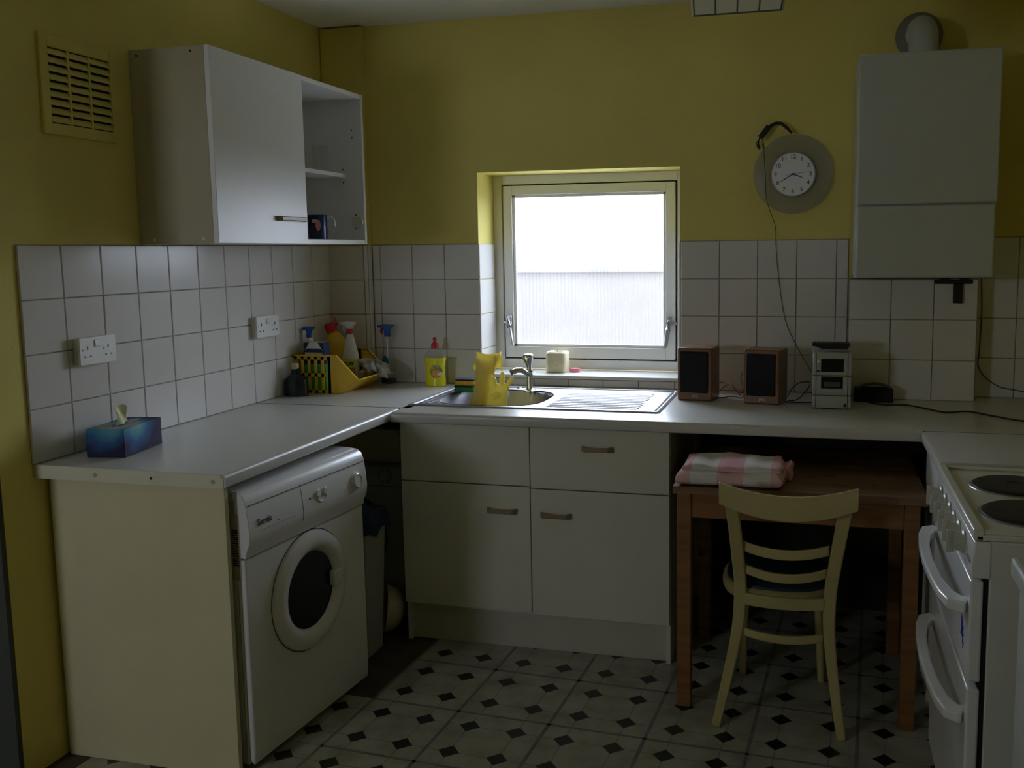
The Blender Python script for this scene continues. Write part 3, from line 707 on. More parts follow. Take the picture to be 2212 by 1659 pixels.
# sink base unit ------------------------------------------------------------
bu = thing('sink_cupboard', 'off white sink base cupboard with two doors and two drawer fronts under the sink', 'cupboard', (1.14, -.40, 0))
BX0, BX1, BF = .640, 1.640, -.690
obj('side_panel', B().box(BX0, BX0+.016, BF, -.06, 0, .838), OFFW, bu, bev=.001)
obj('side_panel', B().box(BX1-.016, BX1, BF, -.06, 0, .838), OFFW, bu, bev=.001)
obj('back_panel', B().box(BX0+.016, BX1-.016, -.066, -.060, .1, .700), OFFW, bu)
obj('base_panel', B().box(BX0+.016, BX1-.016, BF, -.066, .140, .156), OFFW, bu)
obj('plinth', B().box(BX0-.004, BX1-.008, -.668, -.652, 0, .146), KICK, bu, bev=.001)
def front(name, x0, x1, z0, z1, hx=None, hz=None):
    f = obj(name, B().box(x0, x1, BF-.018, BF-.001, z0, z1), OFFW, bu, bev=.0015)
    if hx is not None:
        y = BF-.018
        b = B(); b.sweep_rect([(hx-.054, y, hz-.001), (hx-.050, y-.010, hz), (hx-.040, y-.019, hz), (hx, y-.021, hz), (hx+.040, y-.019, hz), (hx+.050, y-.010, hz), (hx+.054, y, hz-.001)], [.010, .009, .008, .007, .008, .009, .010], [.020, .020, .018, .015, .018, .020, .020])
        obj('handle', b, BROWNH, f, bev=.003)
    return f
front('drawer_front', BX0+.001, 1.1365, .6205, .8365)
front('drawer_front', 1.1395, BX1-.001, .6155, .8365, 1.386, .767)
front('door', BX0+.001, 1.1365, .152, .6165, 1.031, .527)
front('door', 1.1395, BX1-.001, .147, .6115, 1.233, .521)

DLINE = mat('dark_sink_line', (.035, .035, .06), .7)  # matt dark colour for the drainer strips and bowl edge line
SINKS = mat('sink_steel', (.40, .40, .44), .42, metal=1.0, var=.04, scale=30)
def open_ring_xy():
    b = B(); n = 72; R0 = []; R1 = []
    for k in range(n):
        a = 2*PI*k/n; c, s_ = math.cos(a), math.sin(a); f = (abs(c)**3.2+abs(s_)**3.2)**(-1/3.2)
        R0.append((.893+.2135*f*c, -.350+.1975*f*s_, WZ+.0032)); R1.append((.893+.2100*f*c, -.350+.1945*f*s_, WZ-.0005))
    return b.ring([R0, R1], cap0=False, cap1=False)
# sink: one pressed sheet ---------------------------------------------------
snk = thing('sink', 'stainless steel sink with rounded bowl at left and ribbed drainer at right', 'sink', (1.10, -.34, WZ))
SX0, SX1, SY0, SY1 = .615, 1.585, -.588, -.078
def sinkz(x, y):
    e = min(x-SX0, SX1-x, y-SY0, SY1-y); z = .0035
    if e < .006: return WZ+.0002+.0033*max(0, e)/.006
    cx, cy, a, b_ = .893, -.350, .212, .196
    q = (abs((x-cx)/a)**3.2+abs((y-cy)/b_)**3.2)**(1/3.2)
    if q < 1.0:
        d = 1-(max(0, (q-.80)/.20))**2.2 if q > .80 else 1
        z = .0005-.135*d-.006*(1-min(1, q/.8))
    elif q < 1.06: z = .0035-.003*(1-(q-1)/.06)
    if e < .016 and q > 1: z = .0055
    elif e < .024 and q > 1.06: z = .0005
    elif q >= 1.06 and x < .70: z = .0035 + .0022*math.cos((x-.632)*2*PI/.024)*(1 if abs(y+.33) < .215 else 0)
    if x > 1.135 and x < 1.50 and -.545 < y < -.150:
        k = (y+.545)/.395*11; f = k-math.floor(k)
        edge = min(1, (x-1.135)/.02, (1.50-x)/.012)
        z = .0015+.0045*edge*max(0, 1-((f-.5)/.22)**2)
    return WZ+z
snk_sheet = B().grid(lambda u, v: (SX0+(SX1-SX0)*u, SY0+(SY1-SY0)*v, sinkz(SX0+(SX1-SX0)*u, SY0+(SY1-SY0)*v)), 194, 168)
obj('sink_sheet', snk_sheet, SINKS, snk, angle=50)
for k in range(11):
    yk = -.545+.395*(k+.06)/11*1.0
    obj('drainer_shade_strip', B().box(1.140+.004*abs(k-5), 1.498, yk-.005, yk+.005, WZ-.0005, WZ+.0030), DLINE, snk)  # dark strips paint in the shade lines between the drainer ribs
obj('sink_bowl_rim', open_ring_xy(), DLINE, snk)
obj('plug_hole', B().disc_axis([(.033, 0), (.033, .003), (.026, .004), (.022, .001), (0, .001)], (.893, -.35, WZ-.1405), (0, 0, 1), 24), CHROME, snk)
b = B().lathe([(.014, 0), (.014, .002), (.006, .004), (0, .004)], (.915, -.120), 16); b.shift((0, 0, WZ+.0035)); obj('overflow_cap', b, CHROME, snk)
tap = thing('mixer_tap', 'chrome mixer tap with a domed knob at the back of the sink', 'tap', (.975, -.175, WZ+.0035))
TX, TY, TZ0 = .978, -.185, WZ+.0035
b = B().lathe([(.027, 0), (.027, .004), (.018, .008), (.0135, .013), (.0125, .050), (.0130, .070), (.0150, .084), (.0120, .092)], (TX, TY), 24); b.shift((0, 0, TZ0)); obj('tap_body', b, CHROME, tap)
sp = B().tube([(TX+.002, TY+.002, TZ0+.060), (TX-.008, TY-.012, TZ0+.078), (TX-.024, TY-.030, TZ0+.090), (TX-.042, TY-.050, TZ0+.092), (TX-.056, TY-.066, TZ0+.086)], [.0100, .0115, .0118, .0122, .0132], 14); obj('spout', sp, CHROME, tap)
b = B().lathe([(.0095, 0), (.0100, .010), (.0135, .024), (.0200, .040), (.0240, .052), (.0235, .060), (.018, .066), (.008, .068), (0, .068)], (TX, TY), 18); b.shift((0, 0, TZ0+.088)); b.xf(Matrix.Translation((TX, TY, TZ0+.09)) @ Matrix.Rotation(-.12, 4, 'Y') @ Matrix.Translation((-TX, -TY, -TZ0-.09))); obj('tap_knob', b, CHROME, tap)
# rubber gloves, sponges, washing-up liquid ----------------------------------
def glove_mat():
    m = YGL; nt = m.node_tree; N = nt.nodes; L = nt.links; out = N['Material Output']; bs = N['Principled BSDF']
    tl = N.new('ShaderNodeBsdfTranslucent'); tl.inputs['Color'].default_value = (.92, .82, .28, 1)
    mx = N.new('ShaderNodeMixShader'); mx.inputs[0].default_value = .40
    L.new(bs.outputs[0], mx.inputs[1]); L.new(tl.outputs[0], mx.inputs[2]); L.new(mx.outputs[0], out.inputs['Surface'])
glove_mat()
def glove_sheet():
    prof = [(.805, .846, .056, .030), (.86, .843, .046, .030), (.90, .848, .041, .028), (.94, .853, .037, .024), (.975, .858, .032, .020), (1.005, .868, .036, .022), (1.035, .877, .046, .026), (1.058, .880, .050, .030)]
    R = []
    for z, cx, hx, hy in prof:
        ring = []
        for k in range(40):
            a = 2*PI*k/40; w = 1+.16*math.sin(3*a+z*22)+.09*math.sin(7*a-z*30)+.04*math.sin(11*a+z*50)
            ring.append((cx+hx*math.cos(a)*w, -.385+hy*math.sin(a)*w, z+.006*math.sin(2*a+1)*(1 if z > 1.0 else 0)))
        R.append(ring)
    b = B().ring(R, cap0=True, cap1=False)
    return b
g1 = whole('rubber_glove', glove_sheet(), YGL, 'yellow rubber glove hung cuff upwards over the sink bowl, beside the green sponge', 'rubber glove', loc=(.85, -.385, .81), group='yellow rubber gloves in the sink', thick=.0015)
fl = B().grid(lambda u, v: (.905+.030*u+.004*math.sin(6*v), -.410-.010*math.sin(PI*u)+.02*v, 1.058-.002*u-(.040+.028*u)*v), 6, 8)
obj('cuff_fold', fl, YGL, g1, thick=.002)
fl = B().grid(lambda u, v: (.846-.034*u, -.400+.015*v, 1.04-.012*u-(.02+.025*(1-u))*v-.02*u), 6, 8)
obj('cuff_fold', fl, YGL, g1, thick=.002)
hb = B()
R = []
for z, cx, hx, hy in ((.80, .918, .040, .022), (.855, .920, .041, .020), (.885, .922, .040, .018), (.91, .926, .038, .017), (.93, .932, .036, .015), (.945, .934, .030, .012)):
    R.append([(cx+hx*math.cos(2*PI*k/20), -.430+hy*math.sin(2*PI*k/20), z) for k in range(20)])
hb.ring(R)
for base, tip, r in (((.902, -.428, .915), (.899, -.434, .978), .0095), ((.918, -.432, .93), (.918, -.452, .970), .0100), ((.944, -.430, .93), (.949, -.438, .988), .0105), ((.957, -.430, .920), (.986, -.432, .972), .0090), ((.900, -.438, .890), (.936, -.450, .905), .0110)):
    p0, p1 = Vector(base), Vector(tip); mid = (p0+p1)/2+Vector((0, -.004, .002))
    hb.tube([p0, mid, p1*.85+p0*.15, p1, p1+(p1-p0).normalized()*.007], [r*1.1, r, r*.98, r*.85, r*.3], 12)
g2 = whole('rubber_glove', hb, YGL, 'yellow rubber glove with fingers pointing up in the sink bowl, next to the tap', 'rubber glove', loc=(.92, -.43, .81), group='yellow rubber gloves in the sink')
rm = g2.modifiers.new('merge', 'REMESH'); rm.mode = 'VOXEL'; rm.voxel_size = .003; rm.use_smooth_shade = True
sm = g2.modifiers.new('soften', 'SMOOTH'); sm.iterations = 4
def sponge(name, x0, x1, y0, y1, zs, ms, label):
    t = thing(name, label, 'sponge', ((x0+x1)/2, (y0+y1)/2, zs[0]), group='sponges on the sink rim')
    for (a, b_), (n, m) in zip(zip(zs, zs[1:]), ms):
        b = B(); R = [rrect(x0+i, x1-i, y0+i, y1-i, .012, z) for i, z in ((.003, a), (0, a+(b_-a)*.3), (.001, b_-(b_-a)*.2), (.003, b_))]; obj(n, b.ring(R), m, t)
    return t
SZ = WZ+.0047
sponge('sponge', .676, .764, -.270, -.205, (SZ, SZ+.020, SZ+.027), (('scourer_block', SPG), ('scourer_layer', SPK)), 'green scouring sponge, the lower one, on the back left rim of the sink')
sponge('sponge', .680, .768, -.268, -.205, (SZ+.0275, SZ+.046, SZ+.053), (('sponge_body', SPY), ('scourer_layer', SPK)), 'yellow sponge with a black scouring top, lying on the green one')
wu = thing('washing_up_liquid', 'squeezy bottle of bright yellow washing-up liquid with a red cap by the window', 'bottle', (.521, -.085, WZ))
b = B().lathe([(.040, 0), (.045, .003), (.045, .030), (.042, .055), (.0425, .085), (.048, .115), (.049, .124)], (.521, -.085), 28, sy=.62); b.shift((0, 0, WZ)); obj('bottle_body', b, YLIQ, wu)
b = B().lathe([(.049, .1242), (.044, .140), (.030, .156), (.016, .165), (.014, .172)], (.521, -.085), 28, sy=.62); b.shift((0, 0, WZ)); obj('bottle_shoulder', b, CLEARP, wu)
b = B().lathe([(.0165, .165), (.0165, .178), (.014, .186), (.0075, .190), (.0060, .198), (.0085, .203), (.0070, .211), (0, .213)], (.521, -.085), 20); b.shift((0, 0, WZ)); obj('cap', b, RED, wu)
def wrap(b, cx, cy, rx, ry, eps=.0008):   # project flat lettering (x, z) onto an oval bottle front
    out = []
    for x, y, z in b.v:
        dx = max(-.98, min(.98, (x-cx)/rx)); out.append((x, cy-(ry+eps)*math.sqrt(1-dx*dx)-max(0, y), z))
    b.v = out; return b
def disc2(cx, cz, rx, rz, n=28, rings=5):
    b = B(); vs = [(cx, 0, cz)]; fs = []
    for k in range(1, rings+1):
        for i in range(n): a = 2*PI*i/n; vs.append((cx+rx*k/rings*math.cos(a), 0, cz+rz*k/rings*math.sin(a)))
    for i in range(n): fs.append((0, 1+i, 1+(i+1) % n))
    for k in range(1, rings):
        for i in range(n): p = 1+(k-1)*n; q = 1+k*n; fs.append((p+i, q+i, q+(i+1) % n, p+(i+1) % n))
    return b.add(vs, fs)
obj('label', wrap(disc2(.533, WZ+.066, .026, .030), .521, -.085, .0425, .0265), mat('green_yellow_label', (.30, .30, .06), .5), wu)
obj('label', wrap(disc2(.534, WZ+.058, .019, .015), .521, -.085, .0425, .0265, .0016), mat('orange_label', (.80, .33, .05), .5), wu, label='orange picture on the label')
tb = txt('ULTRA', .015, bold=.0004).xf(face_m((.534, 0, WZ+.083), (1, 0, .12), (0, 0, 1))); tb.v = [(x, 0, z) for x, y, z in tb.v]
obj('lettering', wrap(tb, .521, -.085, .0425, .0265, .0018), WPL, wu)
b = B().grid(lambda u, v: (.540+.018*u, 0, WZ+.046+.014*v+.004*u), 4, 3); obj('label', wrap(b, .521, -.085, .0425, .0265, .0022), WPL, wu, label='small white price sticker')

# yellow basket with cleaning things ----------------------------------------
bk = thing('plastic_basket', 'yellow slotted plastic bin full of cleaning bottles in the worktop corner', 'basket', (.15, -.23, WZ))
BY0, BY1 = -.368, -.095
def side(y0, y1):
    b = B(); z0, z1 = WZ+.001, WZ+.158
    for zz0, zz1 in ((z0, z0+.012), (z0+.068, z0+.082), (z1-.018, z1)): b.box(.012, .165, y0, y1, zz0, zz1)
    for k in range(6): x = .012+k*.0305*(.153/.153); b.box(x, x+.0125, y0, y1, z0, z1)
    b.prism([(.163, z0), (.218, z0), (.300, WZ+.060), (.205, z1), (.163, z1)], 1, y0, y1)
    return b
obj('side_wall', side(BY0, BY0+.003), YPL, bk)
obj('side_wall', side(BY1-.003, BY1), YPL, bk)
obj('back_wall', B().box(.012, .015, BY0+.003, BY1-.003, WZ+.001, WZ+.158), YPL, bk)
obj('base', B().box(.015, .218, BY0+.003, BY1-.003, WZ+.001, WZ+.004), YPL, bk)
b = B(); b.prism([(.216, WZ+.001), (.221, WZ+.001), (.303, WZ+.060), (.299, WZ+.062)], 1, BY0+.003, BY1-.003); b.prism([(.296, WZ+.056), (.310, WZ+.060), (.310, WZ+.064), (.296, WZ+.062)], 1, BY0-.004, BY1+.004)
obj('front_lip', b, YPL, bk)
b = B()
for y0, y1 in ((BY0-.008, BY0+.003), (BY1-.003, BY1+.008)):
    b.box(.005, .207, y0, y1, WZ+.154, WZ+.160)
    b.prism([(.203, WZ+.154), (.300, WZ+.058), (.303, WZ+.062), (.207, WZ+.160)], 1, y0, y1)
b.box(.003, .014, BY0-.008, BY1+.008, WZ+.154, WZ+.160)
obj('rim', b, YPL, bk)
FZ = WZ+.0042
def trigger_head(t, x, y, z, m, mt, d=-1, s=1.0, ang=0.0):
    """spray head: collar, body, nozzle towards d*x, trigger"""
    R = Matrix.Translation((x, y, z)) @ Matrix.Rotation(ang, 4, 'Z') @ Matrix.Scale(s, 4)
    b = B().prism([(-.030*d*-1, .030), (-.026*d*-1, .042), (.012*-d*-1 if 0 else -.006*d, .046), (-.034*d*-1*-1*-1 if 0 else .030*-d, .036), (.020*-d, .024), (.014*-d, .006), (-.010*-d, .002), (-.012*-d, .018), (-.026*-d, .026)], 1, -.009, .009)
    return R, b
def sprayer(name, x, y, z0, prof, body_m, head_m, collar_m, trig_m, label, d=-1, s=1.0, ang=0.0, sy=.7, cat='spray bottle'):
    t = thing(name, label, cat, (x, y, z0))
    b = B().lathe(prof, (x, y), 24, sy=sy, ang=ang); b.shift((0, 0, z0)); obj('bottle_body', b, body_m, t)
    zt = z0+prof[-1][1]
    R = Matrix.Translation((x, y, zt)) @ Matrix.Rotation(ang, 4, 'Z') @ Matrix.Scale(s, 4)
    c = B().lathe([(.013, -.006), (.0145, -.004), (.0145, .014), (.011, .016)], (0, 0), 18).xf(R); obj('collar', c, collar_m, t)
    hp = [(-.012, .015), (.011, .015), (.014, .028), (.030, .040), (.026, .047), (-.018, .048), (-.036, .044), (-.038, .034), (-.020, .030), (-.014, .026)]
    if d > 0: hp = [(-p, q) for p, q in hp]
    h = B().prism(hp, 1, -.010, .010).xf(R); obj('spray_head', h, head_m, t, bev=.0025)
    tp = [(-.022, .031), (-.030, .030), (-.033, .016), (-.028, .002), (-.024, .004), (-.026, .016)]
    if d > 0: tp = [(-p, q) for p, q in tp]
    g = B().prism(tp, 1, -.006, .006).xf(R); obj('trigger', g, trig_m, t, bev=.0015)
    n = B().cyl((-.036*(-d)*-1 if 0 else .036*d, 0, .039), (.046*d, 0, .039), .006, 12).xf(R); obj('nozzle', n, trig_m, t)
    return t
# white spray bottle with red collar and price flash
ws = sprayer('spray_bottle', .168, -.175, FZ, [(.036, 0), (.039, .004), (.040, .105), (.037, .135), (.026, .180), (.015, .222), (.013, .232)], WPL, WPL, RED, WPL, 'white spray bottle with red collar and yellow price label, standing in the basket', d=-1, s=1.0, sy=.62, ang=-.10)
obj('label', wrap(B().grid(lambda u, v: (.141+.056*u, 0, FZ+.048+.036*v), 8, 2), .168, -.175, .041, .0262, .001), BROWNL, ws, label='brown lower label')
obj('label', wrap(B().grid(lambda u, v: (.141+.056*u, 0, FZ+.085+.034*v), 8, 2), .168, -.175, .041, .0262, .001), YLAB, ws, label='yellow price flash')
tb = txt('\u00a32.99', .020, bold=.0007).xf(face_m((.170, 0, FZ+.098), (1, 0, 0), (0, 0, 1))); tb.v = [(x, 0, z) for x, y, z in tb.v]
obj('lettering', wrap(tb, .168, -.175, .041, .0262, .0018), BLACK, ws)
tb = txt('ONLY', .009, bold=.0003).xf(face_m((.178, 0, FZ+.113), (1, 0, .05), (0, 0, 1))); tb.v = [(x, 0, z) for x, y, z in tb.v]
# small blue-headed sprayer at the back left
sprayer('spray_bottle', .040, -.290, FZ, [(.024, 0), (.026, .004), (.027, .14), (.022, .18), (.014, .215), (.012, .225)], WPL, BLUE, BLUE, WPL, 'slim white spray bottle with a blue head at the back left of the basket', d=-1, s=.85, ang=.6)
# blue-headed clear sprayer at the right
cs = sprayer('spray_bottle', .283, -.052, WZ, [(.030, 0), (.034, .003), (.036, .030), (.033, .095), (.025, .150), (.014, .205), (.012, .215)], CLEARP, BLUE, BLUE, RED, 'clear spray bottle with a blue head and red trigger standing right of the yellow basket', d=-1, s=1.0)
obj('label', wrap(disc2(.279, WZ+.100, .017, .026), .283, -.052, .033, .023, .001), mat('sea_blue_label', (.02, .16, .26), .4), cs)
b = B().lathe([(.029, .002), (.033, .004), (.0348, .024), (0, .024)], (.283, -.052), 24, sy=.7); b.shift((0, 0, WZ)); obj('liquid', b, mat('navy_liquid', (.015, .03, .10), .2), cs)
b = B().cyl((.283, -.052, WZ+.02), (.283, -.052, WZ+.21), .002, 6); obj('dip_tube', b, WPL, cs)
# tilted yellow bottle with red cap
yb = thing('cleaner_bottle', 'rounded yellow bottle with a red cap leaning in the yellow basket', 'bottle', (.150, -.190, FZ))
Rm = Matrix.Translation((.128, -.135, FZ+.014)) @ Matrix.Rotation(-.30, 4, 'Y')
b = B().lathe([(.030, 0), (.036, .004), (.037, .09), (.050, .130), (.052, .165), (.042, .198), (.022, .222), (.018, .228)], (0, 0), 26, sy=.55).xf(Rm); obj('bottle_body', b, YPL, yb)
b = B().lathe([(.024, .226), (.025, .230), (.025, .262), (.023, .266), (0, .266)], (0, 0), 22).xf(Rm); obj('cap', b, RED, yb)
b = B().tube([Rm @ Vector(p) for p in ((.024, 0, .240), (.034, 0, .252), (.033, 0, .272), (.028, 0, .285))], .0032, 8); obj('cap_tether', b, RED, yb)
# navy and white packet
pk = thing('packet', 'navy and white cardboard packet standing at the front of the yellow basket', 'packet', (.092, -.325, FZ+.116))
obj('box', B().box(.046, .140, -.350, -.302, FZ+.116, FZ+.205), NAVY, pk, bev=.001)
obj('white_print', B().box(.052, .134, -.3512, -.3500, FZ+.150, FZ+.163), TISSUE, pk)
obj('white_print', B().prism([(.062, FZ+.180), (.124, FZ+.180), (.134, FZ+.172), (.118, FZ+.196), (.112, FZ+.205), (.074, FZ+.205), (.068, FZ+.194), (.052, FZ+.172)], 1, -.3512, -.350), WPL, pk)
obj('white_print', B().box(.052, .134, -.349, -.303, FZ+.205, FZ+.2055), EDGE, pk)
# rag and odds and ends
def ragf(u, v):
    th = 2*PI*u; r = .052+.011*math.sin(5*th+6*v)+.007*math.sin(11*th-9*v)+.005*math.sin(17*th+15*v); ph = PI*v
    return (.280+r*math.sin(ph)*math.cos(th)*1.15, -.170+r*1.1*math.sin(ph)*math.sin(th), WZ+.088+.026*math.cos(ph)*(1+.35*math.sin(7*th)*math.sin(ph))-.45*(r*math.sin(ph)*math.cos(th))+.004*math.sin(23*th+13*v))
whole('cleaning_rag', B().grid(ragf, 56, 28), RAG, 'crumpled grey cloth draped over the front lip of the yellow basket', 'cloth', loc=(.28, -.17, WZ+.09))
gb = thing('sponge', 'pale green scrubbing sponge at the bottom of the yellow basket', 'sponge', (.10, -.20, FZ)); obj('sponge_body', B().box(.070, .115, -.280, -.215, FZ, FZ+.035), GREENP, gb, bev=.006)
gp = thing('soap_box', 'bright green soap packet seen through the basket slots', 'packet', (.10, -.32, FZ)); obj('packet_body', B().box(.040, .150, -.356, -.292, FZ, FZ+.115), GREENP, gp, bev=.004)
sb = thing('scrubbing_brush', 'clear handled brush lying behind the lip of the yellow basket', 'brush', (.235, -.30, WZ+.05))
b = B().tube([(.205, -.345, WZ+.040), (.222, -.30, WZ+.050), (.245, -.245, WZ+.066)], [.009, .009, .008], 12); obj('brush_handle', b, CLEARP, sb)
b = B().cyl((.245, -.245, WZ+.066), (.252, -.225, WZ+.070), .014, 14); obj('brush_head', b, mat('grey_bristle', (.4, .38, .38), .9), sb)
# dark bottle with a cream cap
db = thing('dark_bottle', 'squat dark green bottle with a cream cap in front of the yellow basket', 'bottle', (.058, -.440, WZ))
b = B().lathe([(.047, 0), (.051, .003), (.051, .050), (.046, .068), (.030, .082), (.018, .092), (.016, .112)], (.060, -.442), 30, sy=.72); b.shift((0, 0, WZ)); obj('bottle_body', b, DGREEN, db)
b = B().lathe([(.0135, .110), (.0150, .112), (.0150, .130), (.013, .133), (0, .133)], (.060, -.442), 18); b.shift((0, 0, WZ)); obj('cap', b, BASIN, db)

# sill ----------------------------------------------------------------------
cd_ = thing('candle', 'thick cream wax block candle on the window sill behind the tap', 'candle', (1.014, .115, .9237))
b = B(); b.ring([rrect(.968+i, 1.060-i, .072+i, .158-i, .018, .9237+z) for i, z in ((.003, 0), (0, .004), (-.001, .05), (.001, .084), (.006, .090), (.014, .0905), (.018, .084))], cap1=True); obj('wax_body', b, WAX, cd_)
obj('wick', B().tube([(1.014, .115, 1.005), (1.015, .115, 1.014), (1.012, .115, 1.019)], .0012, 6), BLACK, cd_)
b = B()
for x, z in ((.985, .955), (1.000, .957), (1.020, .948), (.990, .940), (1.043, .952)): b.box(x, x+.004, .0705, .0722, .9237+z-.925+.01, .9237+z-.925+.0125)
obj('wax_fleck', b, BROWNL, cd_)
b = B().lathe([(.004, 0), (.022, .002), (.026, .009), (.022, .016), (.004, .019)], (1.092, .115), 20, sy=.7); b.shift((0, 0, .9237)); whole('soap', b, PINK, 'small pink soap lying beside the cream candle on the sill', 'soap', loc=(1.092, .115, .9237))

# speakers, hi-fi -----------------------------------------------------------
def speaker(x, y, ang, label):
    t = thing('loudspeaker', label, 'speaker', (x, y, WZ), ang, 'small wooden loudspeakers on the worktop')
    w, d, h = .136, .128, .204
    obj('wooden_case', B().box(0, w, 0, d, 0, h), WOODV, t, bev=.006, world=False, seg=3)
    obj('cloth_grille', B().box(.011, w-.016, -.007, .002, .032, h-.014), BLKMAT, t, bev=.004, world=False)
    tb = txt('JVC', .0140).xf(face_m((w/2+.002, -.0008, .0175), (1, 0, 0), (0, 0, 1)))
    obj('lettering', tb, SILVER, t, world=False)
    return t
speaker(1.603, -.280, -.12, 'wooden case loudspeaker with black grille right next to the window')
speaker(1.857, -.312, -.19, 'wooden case loudspeaker with black grille next to the silver hi-fi')
st = thing('mini_hifi', 'small silver stacked hi-fi with a display and tape window on the back worktop', 'hi-fi', (2.176, -.26, WZ))
x0, x1, yf = 2.108, 2.243, -.388
zs = (WZ+.003, WZ+.050, WZ+.122, WZ+.2065)
for a, b_ in zip(zs, zs[1:]): obj('hifi_unit', B().box(x0, x1, yf, -.150, a+.0008, b_-.0008), SILVER, st, bev=.003)
for xa, xb in ((x0+.0115, x0+.0135), (x1-.0135, x1-.0115)): obj('panel_joint', B().box(xa, xb, yf-.0006, yf+.001, zs[0], zs[3]-.004), BLACK, st)
obj('display', B().box(2.137, 2.216, yf-.0015, yf, WZ+.136, WZ+.183), DARKG, st, bev=.001)
obj('tape_window', B().box(2.138, 2.214, yf-.0015, yf, WZ+.076, WZ+.119), DARKG, st, bev=.001)
obj('tape_door_lip', B().box(2.134, 2.217, yf-.004, yf, WZ+.062, WZ+.073), SILVER, st, bev=.001)
obj('cassette', B().box(2.148, 2.205, yf-.0024, yf-.0015, WZ+.082, WZ+.100), mat('grey_cassette', (.08, .08, .09), .4), st, bev=.001)
for xx, zz, m in ((2.127, .172, ENAMEL), (2.127, .157, SILVER), (2.127, .139, BLACK), (2.224, .170, SILVER), (2.224, .155, SILVER)):
    obj('button', B().disc_axis([(.0045, 0), (.0045, .002), (.003, .003), (0, .003)], (xx, yf, WZ+zz), (0, -1, 0), 14), m, st)
obj('open_button', B().box(2.218, 2.226, yf-.001, yf, WZ+.010, WZ+.022), BLACK, st)
obj('foot_recess', B().box(2.145, 2.205, yf+.004, -.16, WZ, WZ+.0035), BLACK, st)
b = B(); b.ring([rrect(2.128, 2.236, -.36, -.22, .008, WZ+z) for z in (.2068, .2135)]); cdc = whole('disc_case', b, CLEARP, 'clear plastic disc case lying on top of the silver hi-fi', 'disc case', loc=(2.18, -.29, WZ+.2068))
ry = thing('remote_control', 'black ribbed remote control lying across the top of the hi-fi', 'remote control', (2.17, -.30, WZ+.214))
obj('remote_body', B().prism([(2.103, WZ+.224), (2.106, WZ+.236), (2.236, WZ+.236), (2.238, WZ+.228), (2.228, WZ+.2142), (2.140, WZ+.2142), (2.118, WZ+.222)], 1, -.345, -.29), BLACK, ry, bev=.002)
for k in range(9): obj('button', B().box(2.112+k*.0135, 2.118+k*.0135, -.335, -.300, WZ+.236, WZ+.2375), BLACK, ry)
bb = thing('power_adaptor_box', 'black plastic box on the worktop beside the hi-fi with a cable running out', 'box', (2.325, -.15, WZ))
obj('box_body', B().box(2.262, 2.400, -.205, -.135, WZ, WZ+.050), BLKMAT, bb, bev=.004)
obj('strap', B().sweep_rect([(2.275, -.17, WZ+.049), (2.30, -.17, WZ+.062), (2.335, -.17, WZ+.067), (2.37, -.17, WZ+.062), (2.395, -.17, WZ+.049)], .05, .004), mat('brown_strap', (.08, .06, .03), .6), bb)
def cable(pts, r, m, label, name='cable', cat='cable', group=None, n=6, flat=None):
    P = [Vector(p) for p in pts]; Q = []
    for i in range(len(P)-1):
        a, b_, c, d = P[max(i-1, 0)], P[i], P[i+1], P[min(i+2, len(P)-1)]
        for k in range(n):
            t = k/n; Q.append(.5*((2*b_)+(-a+c)*t+(2*a-5*b_+4*c-d)*t*t+(-a+3*b_-3*c+d)*t**3))
    Q.append(P[-1]); return whole(name, B().tube(Q, r, 7), m, label, cat, loc=tuple(P[0]), group=group)
rc = WZ+.0042
cable([(1.738, -.16, WZ+.06), (1.77, -.13, WZ+.05), (1.80, -.16, WZ+.045), (1.83, -.19, WZ+.02), (1.87, -.17, WZ+.03)], .0016, REDW, 'dark red speaker wire looping highest between the two loudspeakers', 'speaker_wire', 'wire', 'wires between the loudspeakers')
cable([(1.742, -.17, WZ+.012), (1.775, -.14, WZ+.040), (1.80, -.14, WZ+.042), (1.84, -.18, WZ+.006), (1.87, -.18, WZ+.012)], .0016, REDW, 'dark red speaker wire arching low between the two loudspeakers', 'speaker_wire', 'wire', 'wires between the loudspeakers')
cable([(1.740, -.22, rc), (1.775, -.21, rc), (1.80, -.18, rc), (1.84, -.21, rc), (1.858, -.20, rc)], .002, BLACK, 'black speaker wire lying on the worktop between the two loudspeakers', 'speaker_wire', 'wire', 'wires between the loudspeakers')
cable([(1.842, -.16, WZ+.10), (1.836, -.15, WZ+.07), (1.845, -.17, WZ+.035), (1.85, -.19, rc)], .0014, REDW, 'thin red wire hanging down at the back left of the second loudspeaker', 'speaker_wire', 'wire')
cable([(2.015, -.20, WZ+.010), (2.03, -.19, WZ+.04), (2.06, -.18, WZ+.065), (2.10, -.18, WZ+.068)], .002, BLACK, 'black wire arching from behind the second loudspeaker to the hi-fi', 'speaker_wire', 'wire')
cable([(2.02, -.24, rc), (2.05, -.23, WZ+.006), (2.08, -.20, WZ+.03), (2.10, -.18, WZ+.060)], .002, BLACK, 'black wire looping down beside the hi-fi', 'speaker_wire', 'wire')
cable([(2.01, -.27, rc), (2.05, -.28, rc), (2.08, -.27, rc), (2.105, -.27, rc)], .0022, BLACK, 'black wire lying flat between the second loudspeaker and the hi-fi', 'speaker_wire', 'wire')
cable([(2.300, -.208, WZ+.012), (2.315, -.225, rc), (2.36, -.27, rc), (2.44, -.265, rc), (2.50, -.33, rc), (2.56, -.40, rc), (2.64, -.37, rc), (2.71, -.45, rc), (2.80, -.53, rc), (2.95, -.50, rc)], .003, BLACK, 'long black power cable snaking across the right end of the back worktop', 'power_cable')
